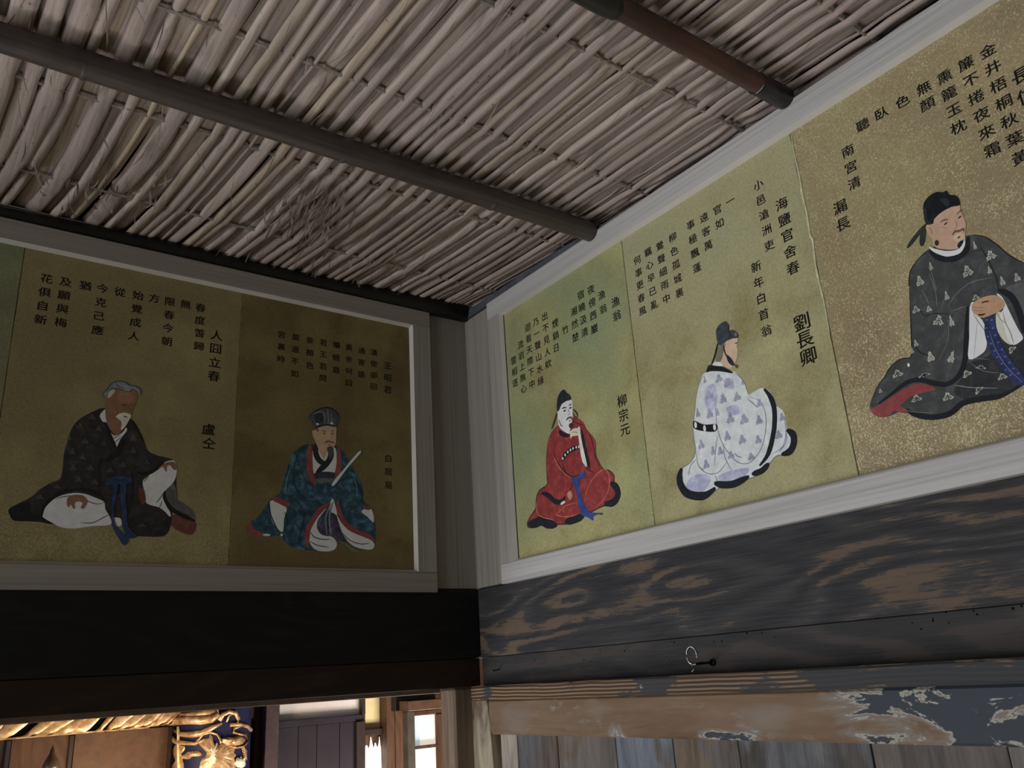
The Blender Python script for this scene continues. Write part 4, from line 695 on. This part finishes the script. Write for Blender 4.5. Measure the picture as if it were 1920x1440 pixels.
pE.figure(T1, [
 ('painted_robe', 'P', RG, sil, 0, T0), ('painted_robe', 'P', (52,53,56,.12), [(960,820),(1130,760),(1240,640),(1440,600),(1560,700),(1540,900),(1440,990),(1250,1100),(1000,1140),(850,1060),(900,960)], 0, T2),
 ('painted_robe', 'R', BK, [(450,1200),(500,1240),(600,1265),(700,1268),(820,1238),(930,1150),(1100,1112),(1250,1090),(1440,985)], 46, T2),
 ('painted_robe', 'P', (150,66,68,.08), [(150,1200),(250,1150),(350,1080),(470,1010),(570,985),(700,1030),(600,1060),(480,1100),(400,1170),(340,1220),(290,1262),(230,1272),(170,1245)], 0, T2), ('painted_robe', 'P', (150,66,68,.08), [(352,1215),(395,1175),(465,1238)], 0, T2),
 ('painted_robe', 'P', (92,93,92,.1), [(1290,190),(1350,150),(1450,140),(1560,180),(1620,320),(1560,480),(1440,440),(1380,290)], 0, T2),
 ('painted_robe', 'R', FLn, [(640,60),(690,190),(708,340)], 5, T2), ('painted_robe', 'R', FLn, [(580,200),(620,270),(632,310)], 5, T2), ('painted_robe', 'R', FLn, [(795,345),(870,230),(1000,130),(1180,92)], 5, T2), ('painted_robe', 'R', (40,40,44,.05), [(560,350),(600,415),(690,395),(815,402)], 7, T2), ('painted_robe', 'R', FLn, [(830,375),(960,330)], 5, T2),
 ('painted_robe', 'R', (40,40,44,.05), [(495,640),(560,720),(640,752)], 8, T2), ('painted_robe', 'R', FLn, [(740,345),(775,270),(800,250)], 4, T2), ('painted_robe', 'R', FLn, [(800,440),(800,620),(720,790)], 4, T2), ('painted_robe', 'R', (150,152,148,.05), [(850,1000),(1000,1020),(1220,1025)], 6, T2), ('painted_robe', 'R', FLn, [(990,815),(1100,880),(1220,895)], 5, T2), ('painted_robe', 'R', FLn, [(410,1195),(500,1225),(680,1235)], 4, T2), ('painted_robe', 'R', FLn, [(1010,772),(1150,785)], 4, T2),
 ('painted_robe', 'R', (40,40,44,.05), [(1560,1010),(1640,1150),(1700,1290),(1710,1400)], 7, T1), ('painted_robe', 'R', (34,35,38,.05), [(1500,920),(1600,935),(1700,1000),(1800,1085),(1930,1155)], 9, T1), ('painted_robe', 'R', (34,35,38,.05), [(1140,1040),(1050,1125),(988,1225),(978,1340)], 7, T1), ('painted_robe', 'R', FLn, [(1150,1180),(1180,1270),(1210,1380)], 4, T1),
 ('painted_robe', 'R', (34,35,38,.05), [(475,180),(482,400),(492,640),(485,760),(400,780),(320,840),(265,930),(200,1020),(148,1150)], 7, T2),
 ('painted_robe', 'R', BK, [(965,335),(955,500),(952,640),(940,800),(895,915),(800,990),(690,985),(560,955),(450,980),(330,1070),(210,1160)], 42, T2),
 ('painted_robe', 'R', BK, [(1225,195),(1330,250),(1400,380),(1440,560)], 52, T2),
 ('painted_robe', 'M', LM, [(1460,1220,88,110),(1650,1090,80,90),(1070,1300,70,105),(1160,1180,32,85),(1520,1010,26,80),(1640,1210,34,76),(1745,1300,40,90),(1865,1270,50,80)], (72,73,74,.05), T1),
 ('painted_robe', 'M', LM, [(790,250,40,90),(530,365,72,70),(640,360,50,60),(720,460,90,95,-.4),(830,465,42,110),(530,650,40,70),(655,765,66,100),(830,770,56,110,-.5),(375,905,100,72),(600,915,110,30),(535,1115,100,64),(800,1100,95,72),(1060,1040,84,44,.5),(960,905,80,60,.3),(1260,930,78,52),(1080,850,84,34,-.4),(1340,700,70,46,.6),(232,1050,34,44),(1035,262,62,50),(500,712,30,60)], (62,63,64,.05), T2),
 ('painted_robe', 'D', WT, [(468,830)], (22,34), T2),
 ('painted_sleeve_lining', 'P', WT, [(985,340),(1020,300),(1010,380),(1090,450),(1125,560),(1125,680),(1080,740),(975,780),(980,600)], 0, T2), ('painted_sleeve_lining', 'P', (206,204,186,.05), [(1210,390),(1270,400),(1300,520),(1350,640),(1320,658),(1260,612),(1212,520)], 0, T2),
 ('painted_sleeve_lining', 'P', WT, [(1210,230),(1262,262),(1330,400),(1390,520),(1432,592),(1420,625),(1352,662),(1300,600),(1275,500),(1240,410),(1275,335)], 0, T2),
 ('painted_sleeve_lining', 'R', (150,154,156,.05), [(1015,400),(1060,470),(1110,540)], 8, T2), ('painted_sleeve_lining', 'R', (170,172,174,.05), [(1050,470),(1035,600),(1020,770)], 5, T2), ('painted_sleeve_lining', 'R', (150,152,146,.05), [(1262,380),(1290,480),(1330,560),(1355,650)], 9, T2), ('painted_sleeve_lining', 'R', (150,152,146,.05), [(1215,380),(1240,440),(1290,480)], 7, T2),
 ('painted_sash', 'R', (44,54,100,.15), [(1150,395),(1158,520),(1195,660),(1280,810),(1380,930),(1450,990)], 104, T2), ('painted_sash', 'R', (108,118,148,.1), [(1150,540),(1200,690),(1300,850),(1430,975)], 6, T2), ('painted_sash', 'D', (100,110,144,.1), [(1130,450),(1170,450),(1120,520),(1180,520),(1140,590),(1200,580),(1165,650),(1225,640),(1195,710),(1255,700),(1215,765),(1285,760),(1255,820),(1320,810),(1290,870),(1355,860),(1330,915),(1395,900)], (22,14), T2),
 ('painted_hand', 'P', (194,150,114,.06), [(1008,315),(1080,265),(1200,240),(1272,288),(1277,340),(1212,388),(1100,432),(1040,412),(1004,372)], 0, T2), ('painted_hand', 'R', (72,48,38,.05), [(1085,308),(1115,296),(1148,294)], 14, T2), ('painted_hand', 'R', (34,28,26,.05), [(1055,405),(1085,408),(1118,398)], 13, T2), ('painted_hand', 'R', (150,112,84,.05), [(1012,340),(1060,350),(1100,345)], 4, T2), ('painted_hand', 'R', (150,112,84,.05), [(1014,365),(1060,376),(1110,368)], 4, T2),
 ('painted_hat', 'R', (50,54,44,.08), [(1130,825),(1060,905),(1010,970),(968,1026)], 34, T1), ('painted_hat', 'R', (50,54,44,.08), [(1108,865),(1095,920),(1088,1012)], 46, T1),
 ('painted_head', 'P', (202,162,134,.04), [(1180,830),(1190,790),(1250,730),(1330,690),(1395,672),(1402,720),(1427,770),(1447,830),(1442,900),(1440,980),(1380,1035),(1260,1038),(1190,1012),(1165,940),(1130,900),(1125,840)]),
 ('painted_head', 'D', (60,52,56,.1), [(1210,985)], (36,52)), ('painted_head', 'P', (34,38,52,.05), [(1378,1012),(1392,980),(1425,962),(1425,1000),(1400,1035)]),
 ('painted_head', 'R', (112,82,66,.05), [(1240,818),(1270,798),(1305,796)], 10), ('painted_head', 'R', (112,82,66,.05), [(1372,752),(1395,730),(1418,716)], 9), ('painted_head', 'D', (72,50,44,.05), [(1283,828),(1398,775)], (34,14,.3)), ('painted_head', 'R', (160,118,94,.05), [(1360,800),(1375,850),(1345,880)], 6), ('painted_head', 'R', (116,90,76,.06), [(1338,925),(1360,892),(1395,888),(1425,872),(1432,895)], 20),
 ('painted_head', 'P', (212,186,150,.04), [(1345,935),(1400,905),(1435,915),(1425,955),(1370,975)]), ('painted_head', 'D', (128,76,62,.06), [(1392,940)], (30,18,.3)), ('painted_head', 'R', (160,118,94,.05), [(1140,860),(1165,880),(1170,920)], 6), ('painted_head', 'R', (164,122,98,.05), [(1240,850),(1275,865),(1300,860)], 4),
 ('painted_collar', 'P', WT, [(1150,1015),(1200,1035),(1300,1052),(1395,1032),(1440,960),(1436,1030),(1385,1078),(1290,1098),(1210,1078),(1158,1038)]), ('painted_collar', 'R', BK, [(1150,1048),(1210,1098),(1300,1122),(1390,1102),(1450,1040),(1466,935)], 44),
 ('painted_hat', 'P', (26,28,35,.12), [(1115,800),(1100,730),(1105,660),(1150,600),(1210,570),(1262,572),(1290,558),(1312,590),(1370,600),(1395,640),(1397,678),(1330,692),(1250,735),(1190,790),(1172,830),(1128,835)]), ('painted_hat', 'P', (50,52,64,.1), [(1235,630),(1280,620),(1315,650),(1300,690),(1270,670)]), ('painted_hat', 'P', (46,48,52,.1), [(1108,700),(1125,720),(1135,800),(1180,830),(1120,825),(1104,760)])
 ], 1.06, 1.2695)
pH = Panel('R', -1.2705, -1.640, GD, 'straw-gold plain picture beyond the right edge of the view')
D.objects.remove(_co)

# ------------------------------------------------------------------ room beyond the opening on the left
FY = 1.6
def fx(u, v=1400, y=FY): return onL(u, v, y).x
def fz(u, v, y=FY): return onL(u, v, y).z
brn = old_wood('warm_brown_joinery', 'z', (92, 64, 45), (74, 50, 36), (108, 80, 58), 0.4, 'x', 160, 0.5, 1.1)
drk = plain('dark_brown_lacquered_wood', (52, 38, 32), 0.5, 0.3); pur = plain('purple_brown_lacquer', (48, 39, 46), 0.5, 0.3, 0, 0.08, 12)
gld = N('carved_gilding', 0.35, 0.5); gld.b.inputs['Metallic'].default_value = 0.35; gld = gld.out(gld.ramp(gld.noise(gld.map((40, 40, 40)), 1, 4, 0.6), [(0.3, lin((140, 106, 70))), (0.55, lin((212, 170, 120))), (0.72, lin((238, 212, 176)))]))
nvy = plain('navy_lacquer', (30, 30, 62), 0.5, 0.3)
plaster = plain('white_plaster', (226, 216, 208), 0.9, 0.1, 0, 0.02); cream = plain('cream_plaster', (236, 214, 160), 0.9, 0.1, 0, 0.02)
wbk = box('wall_far', plain('far_room_brown_wall', (96, 72, 54), 0.8, 0.1), -3.6, 2.4, 2.86, 2.94, FLOOR, 0.05); struct(wbk, 'brown wall at the back of the room beyond')
wrt = box('wall_far_right', plaster, 2.3, 2.38, 0.09, 2.9, FLOOR, 0.05); struct(wrt); wlt = box('wall_far_left', plain('far_room_brown_wall_left', (96, 72, 54), 0.8, 0.1), -3.6, -3.52, 0.09, 2.9, FLOOR, 0.05); struct(wlt)
# gilded openwork over the altar doors
x1 = fx(310, 1362); zb = fz(150, 1374)
tr = empty('carved_transom', (-0.4, FY, zb), 'gilded openwork transom board with black gaps, seen just under the black beam', 'transom')
box('dark_backing', plain('transom_backing_black', (20, 17, 16), 0.8, 0.1), -1.6, x1 + 0.02, FY + 0.004, FY + 0.02, zb, zb + 0.34, tr)
box('bottom_rail', gld, -1.6, x1 - 0.05, FY - 0.004, FY + 0.004, zb - 0.003, zb + 0.003, tr)
r = random.Random(5); xx = -1.5
while xx < x1 - 0.02:
    L = r.uniform(0.14, 0.26); w = r.choice((0.016, 0.04, 0.06)) * r.uniform(0.8, 1.2); a = r.uniform(0.55, 0.85); base = Vector((xx, FY - 0.006, zb - w * 0.35 - 0.01)); m_ = MB()
    d_ = Vector((math.cos(a), 0, math.sin(a))); s_ = Vector((-math.sin(a), 0, math.cos(a)))
    for j in range(r.randint(1, 3)):
        o_ = base + s_ * (-w * 0.5 * j) + Vector((0.012 * j, 0, 0)); n_ = 8; vs = []
        for k in range(n_ + 1):
            t_ = k / n_; c_ = o_ + d_ * L * t_ + s_ * 0.010 * math.sin(t_ * 3.14); h_ = w * 0.5 * math.sin(math.pi * min(1, 0.12 + t_ * 0.95)) ** 0.6
            vs += [c_ - s_ * h_, c_ + Vector((0, -0.010, 0)), c_ + s_ * h_]
        for v_ in vs: v_.z = max(v_.z, zb + 0.0015)
        m_.add(vs, [q_ for k in range(n_) for q_ in ((3 * k, 3 * k + 1, 3 * k + 4, 3 * k + 3), (3 * k + 1, 3 * k + 2, 3 * k + 5, 3 * k + 4))])
    m_.build('gilt_plume', gld, tr, True); xx += w * r.uniform(0.9, 1.3) + r.choice((0.004, 0.012, 0.034))
# brown doors under it
zt = zb - 0.004
for i, (a, b, mt, lb) in enumerate([(-1.6, fx(22), drk, 'dark sliding door at the far left of the room beyond'), (fx(22) + 0.002, fx(140), brn, 'brown sliding door behind the dark finial'), (fx(140) + 0.003, x1 + 0.03, plain('umber_door', (92, 66, 46), 0.55, 0.3), 'umber sliding door beside the gilded column')]):
    dr = empty('sliding_door', ((a + b) / 2, FY + 0.05, FLOOR), lb, 'door', 'sliding doors under the gilded transom')
    box('door_board', mt, a, b, FY + 0.03, FY + 0.05, FLOOR + 0.001, zt, dr, 0.001); box('edge_strip', drk if i else pur, b - 0.012, b, FY + 0.022, FY + 0.03, FLOOR + 0.001, zt - 0.002, dr, 0.001)
# dark finial on its pole
fxc = fx(97, 1420, 1.42); z0 = fz(97, 1396, 1.42); la = empty('lantern_stand', (fxc, 1.42, FLOOR), 'dark bronze flame-shaped finial standing before the brown door', 'stand')
brz = plain('dark_bronze', (62, 50, 34), 0.4, 0.5)
MB().lathe(fxc, 1.42, [(0.0005, z0), (0.0022, z0 - 0.008), (0.0048, z0 - 0.012), (0.0075, z0 - 0.024), (0.016, z0 - 0.040), (0.0225, z0 - 0.056), (0.021, z0 - 0.066), (0.010, z0 - 0.074), (0.013, z0 - 0.080), (0.027, z0 - 0.090), (0.022, z0 - 0.1)], 24).build('finial', brz, la, True)
MB().lathe(fxc, 1.42, [(0.022, z0 - 0.1), (0.07, z0 - 0.16), (0.08, z0 - 0.2), (0.05, z0 - 0.26), (0.012, z0 - 0.28), (0.012, FLOOR + 0.05), (0.10, FLOOR + 0.02), (0.10, FLOOR + 0.001)], 24).build('pole', brz, la, True)
# gilded dragon column
ca, cb = fx(326), fx(474); cc = (ca + cb) / 2; cr = (cb - ca) / 2 * 0.93; cy = FY + 0.02
co = empty('carved_column', (cc, cy, FLOOR), 'navy column wrapped in gilded carving with a tusk-shaped bracket, seen under the beam', 'column')
MB().lathe(cc, cy, [(cr, FLOOR + 0.001), (cr, -0.3)], 40).build('shaft', nvy, co, True)
def on_col(u, v, out=0.004):
    """point on the shaft under the sketch position"""
    d_ = ray(u, v); o_ = CAM - Vector((cc, cy, 0)); a_ = d_.x ** 2 + d_.y ** 2; b_ = 2 * (o_.x * d_.x + o_.y * d_.y); R_ = cr + out; c_ = o_.x ** 2 + o_.y ** 2 - R_ * R_; q_ = b_ * b_ - 4 * a_ * c_
    if q_ < 0: q_ = 0
    return CAM + d_ * ((-b_ - math.sqrt(q_)) / (2 * a_))
def Z3(p): return (300 + p[0] / 7.2, 1240 + p[1] / 7.2)
def strip_(name, pts, r_, mt=gld, n=8): MB().tube([on_col(*Z3(p), out=0.006) for p in pts], r_, n).build(name, mt, co, True)
MB().tube([on_col(*Z3(p), out=0.012) for p in [(45, 888), (110, 845), (220, 810), (400, 790), (560, 790), (700, 770), (790, 700)]], [0.001, 0.008, 0.012, 0.014, 0.015, 0.014, 0.010], 12).build('tusk', gld, co, True)
MB().tube([on_col(*Z3(p), out=0.008) for p in [(270, 715), (420, 725), (560, 700), (680, 690), (790, 675)]], [0.003, 0.010, 0.012, 0.013, 0.008], 10).build('scroll', gld, co, True)
strip_('ring_curl', [(800, 800), (850, 720), (930, 680), (1020, 700), (1060, 780), (1040, 860)], 0.0075); strip_('ring_curl', [(900, 820), (930, 740), (990, 700)], 0.003)
strip_('cloud_band', [(190, 930), (300, 985), (430, 990), (560, 970), (700, 900), (840, 835)], [0.004, 0.008, 0.010, 0.010, 0.008, 0.003]); strip_('cloud_band', [(150, 940), (160, 1040), (230, 1090), (330, 1100), (480, 1110), (600, 1050)], [0.006, 0.010, 0.008, 0.007, 0.006, 0.003])
strip_('whisker', [(490, 1090), (540, 1040), (580, 985), (680, 960), (770, 985), (810, 1050), (820, 1110)], 0.0034); strip_('whisker', [(1100, 870), (1000, 910), (990, 960), (1080, 985), (1160, 1000), (1190, 1080), (1130, 1150), (1030, 1165), (950, 1140)], 0.0036); strip_('whisker', [(950, 860), (1080, 850), (1180, 880), (1230, 930)], 0.006)
strip_('pale_rod', [(245, 880), (250, 1000), (248, 1150), (250, 1300), (252, 1440), (255, 1700), (256, 3000)], 0.0052, plain('pale_gilt_rod', (250, 226, 160), 0.3, 0.5))
r = random.Random(3)
def blob(name, pts, dep=0.010, mt=gld, jag=0.0):
    q_ = [Vector((p[0], p[1])) for p in pts]; sm = smooth(q_, True, 4); c_ = sum(sm, Vector((0, 0))) / len(sm); n_ = len(sm)
    if jag: sm = [p + (p - c_) * r.uniform(-jag, jag) for p in sm]
    vs = [on_col(*Z3(p), out=0.002) for p in sm] + [on_col(*Z3(c_.lerp(p, 0.6)), out=dep * r.uniform(.6, 1.1)) for p in sm] + [on_col(*Z3(c_), out=dep)]
    obj(name, vs, [(k, (k + 1) % n_, n_ + (k + 1) % n_, n_ + k) for k in range(n_)] + [(n_ + k, n_ + (k + 1) % n_, 2 * n_) for k in range(n_)], mt, co, True)
blob('dragon_body', [(520, 1120), (600, 1040), (700, 1000), (720, 1100), (820, 1120), (950, 1150), (1020, 1200), (1000, 1340), (1020, 1440), (1000, 1600), (600, 1600), (530, 1440), (560, 1340), (640, 1240)], 0.012, gld, 0.10)
blob('dragon_mane', [(640, 1150), (740, 1100), (800, 1150), (760, 1240), (780, 1320), (740, 1440), (640, 1440), (620, 1350), (680, 1260)], 0.018, plain('pale_gilding', (240, 222, 190), 0.4, 0.5), 0.22)
blob('dragon_head', [(830, 1060), (900, 1030), (1000, 1020), (1100, 1010), (1150, 1050), (1120, 1110), (1000, 1140), (880, 1130)], 0.016, gld, 0.10); blob('dragon_claw', [(370, 1230), (440, 1210), (520, 1210), (565, 1240), (540, 1280), (440, 1290), (390, 1320), (300, 1310), (300, 1280)], 0.010, gld, 0.06)
blob('dragon_tail', [(1030, 1320), (1080, 1290), (1150, 1300), (1160, 1360), (1120, 1440), (1020, 1420)], 0.014, plain('pale_gilding_tail', (240, 222, 190), 0.4, 0.5), 0.2); blob('leaf_edge', [(170, 1190), (230, 1130), (330, 1140), (330, 1200), (290, 1230), (300, 1300), (320, 1400), (300, 1440), (150, 1440), (200, 1360), (190, 1280)], 0.006, gld, 0.08)
for k in range(5): strip_('claw_ray', [(1100 + 6 * k, 1150 + 32 * k), (1140 + 6 * k, 1180 + 30 * k), (1175, 1215 + 30 * k)], [0.002, 0.0025, 0.001])
# posts, partition, plaster
def tbox(name, mat, u0, u1, v0, v1, y0, y1, label, cat, z1=None, z0=None, b=0.0015):
    o_ = box(name, mat, fx(u0, 1400, y0), fx(u1, 1400, y0), y0, y1, z0 if z0 is not None else fz((u0 + u1) / 2, v1, y0), z1 if z1 is not None else fz((u0 + u1) / 2, v0, y0), b=b)
    return tag(o_, label, cat)
def sbox(name, *a, **k): o_ = tbox(name, *a, **k); o_['kind'] = 'structure'; return o_
gb = tbox('gilt_bracket', gld, 455, 489, 1326, 1348, FY + 0.06, FY + 0.10, 'small gilded bracket block between the column and the brown post', 'bracket')
sbox('trim_10', brn, 478, 497, 1300, 1440, FY + 0.04, FY + 0.10, 'slim brown post beside the gilded column', None, z1=0.0, z0=FLOOR)
sbox('trim_11', plain('purple_brown_post', (72, 58, 58), 0.5, 0.3), 497, 522, 1300, 1440, FY - 0.02, FY + 0.06, 'wide purple-brown post left of the white plaster strip', None, z1=0.0, z0=FLOOR)
zp0 = fz(600, 1346); zp1 = -0.2
sbox('wall_far_plaster', plaster, 522, 681, 0, 0, FY + 0.03, FY + 0.05, 'white plaster strip above the purple-brown partition', None, z1=0.0, z0=zp0)
pt = empty('wooden_partition', (fx(600), FY, FLOOR), 'purple-brown lacquered board partition under the white plaster', 'partition')
us = [522, 562, 597, 640, 681]
for i in range(4): box('panel_board', pur, fx(us[i]) + 0.001, fx(us[i + 1]) - 0.001, FY + 0.012, FY + 0.028, FLOOR + 0.001, zp0 - 0.022, pt, 0.002)
box('top_rail', pur, fx(522), fx(684), FY + 0.004, FY + 0.028, zp0 - 0.022, zp0, pt)
box('edge_stile', drk, fx(668), fx(684), FY - 0.006, FY + 0.028, FLOOR + 0.001, zp0 - 0.024, pt)
sbox('trim_12', drk, 680, 685.5, 0, 0, FY + 0.0, FY + 0.03, 'thin dark post between white and cream plaster', None, z1=0.0, z0=zp0)
zc0 = fz(705, 1367)
sbox('wall_far_cream', cream, 685, 727, 0, 0, FY + 0.04, FY + 0.06, 'cream plaster square over the bright window', None, z1=0.0, z0=zc0)
sbox('trim_13', drk, 684, 727, 1366, 1378, FY + 0.012, FY + 0.04, 'dark rail under the cream plaster', None)
# bright window with folded curtain
w1 = empty('window_1', (fx(705), FY + 0.05, FLOOR), 'narrow window blown out by daylight behind a gathered curtain', kind='structure')
zw1 = fz(705, 1378)
box('window_frame', brn, fx(672), fx(684), FY - 0.004, FY + 0.03, FLOOR + 0.6, fz(678, 1362), w1); box('window_board', brn, fx(684), fx(727), FY + 0.05, FY + 0.056, zw1 - 0.05, zw1, w1)
box('glass_pane', glow('window_daylight', (255, 252, 246), 3.0), fx(684), fx(727), FY + 0.06, FY + 0.064, FLOOR + 0.6, zw1 - 0.004, w1)
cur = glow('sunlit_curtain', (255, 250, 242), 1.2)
for k in range(5):
    xc = fx(688.5 + k * 8.3); m_ = MB().tube([(xc, FY + 0.044, zw1 - (0.010, 0.035, 0.008, 0.030, 0.010)[k] - (0.0, 0.0, 0, 0, 0)[k]), (xc, FY + 0.040, zw1 - 0.05), (xc, FY + 0.038, zw1 - 0.15), (xc, FY + 0.038, FLOOR + 0.62)], [0.002, 0.0085, 0.0125, 0.013], 12); m_.build('curtain_fold', cur, w1, True)
p1 = sbox('trim_14', brn, 726, 741, 0, 0, FY - 0.02, FY + 0.06, 'left half of the warm brown double post', None, z1=0.0, z0=FLOOR); p2 = sbox('trim_15', brn, 742, 757, 0, 0, FY - 0.025, FY + 0.06, 'right half of the warm brown double post', None, z1=0.0, z0=FLOOR)
sbox('trim_16', drk, 757.5, 766, 0, 0, FY - 0.03, FY + 0.06, 'black-brown narrow post beside the double post', None, z1=0.0, z0=FLOOR)
# nearer shoji
SY = 1.0
def sx(u): return fx(u, 1400, SY)
def sz(u, v): return fz(u, v, SY)
w2 = empty('window_2', (sx(800), SY, FLOOR), 'paper sliding window with pale panes and thin brown bars beside the post', kind='structure')
gry = plain('grey_brown_stile', (84, 74, 64), 0.6, 0.3)
box('stile', gry, sx(764.5), sx(779), SY, SY + 0.03, FLOOR + 0.4, sz(770, 1334), w2)
box('lintel', plain('umber_lintel', (104, 74, 54), 0.5, 0.3), sx(764), sx(835), SY - 0.01, SY + 0.05, sz(795, 1331), sz(795, 1312), w2); box('upper_board', drk, sx(757), sx(835), SY + 0.05, SY + 0.08, sz(795, 1330), 0.0, w2)
box('top_rail', brn, sx(778), sx(835), SY + 0.002, SY + 0.022, sz(795, 1341), sz(795, 1332), w2)
pap = glow('backlit_paper', (240, 224, 212), 0.75); pbl = glow('backlit_paper_blue', (196, 210, 216), 0.6)
hs = [sz(800, 1341), sz(800, 1397), sz(800, 1403), sz(800, 1460)]
for j in range(8):
    z1_ = hs[0] - j * (hs[0] - hs[2]); z0_ = z1_ - (hs[0] - hs[1])
    box('paper_pane', pap, sx(791), sx(821), SY + 0.012, SY + 0.014, z0_, z1_, w2, 0); box('paper_pane', pbl, sx(779), sx(791), SY + 0.012, SY + 0.014, z0_, z1_, w2, 0)
    box('muntin', brn, sx(779), sx(823), SY + 0.002, SY + 0.016, z0_ - (hs[1] - hs[2]), z0_, w2, 0.0005)
box('stile', brn, sx(820.5), sx(835), SY, SY + 0.022, FLOOR + 0.4, hs[0] + 0.001, w2)
# side wall closes the passage between the two rooms on the right
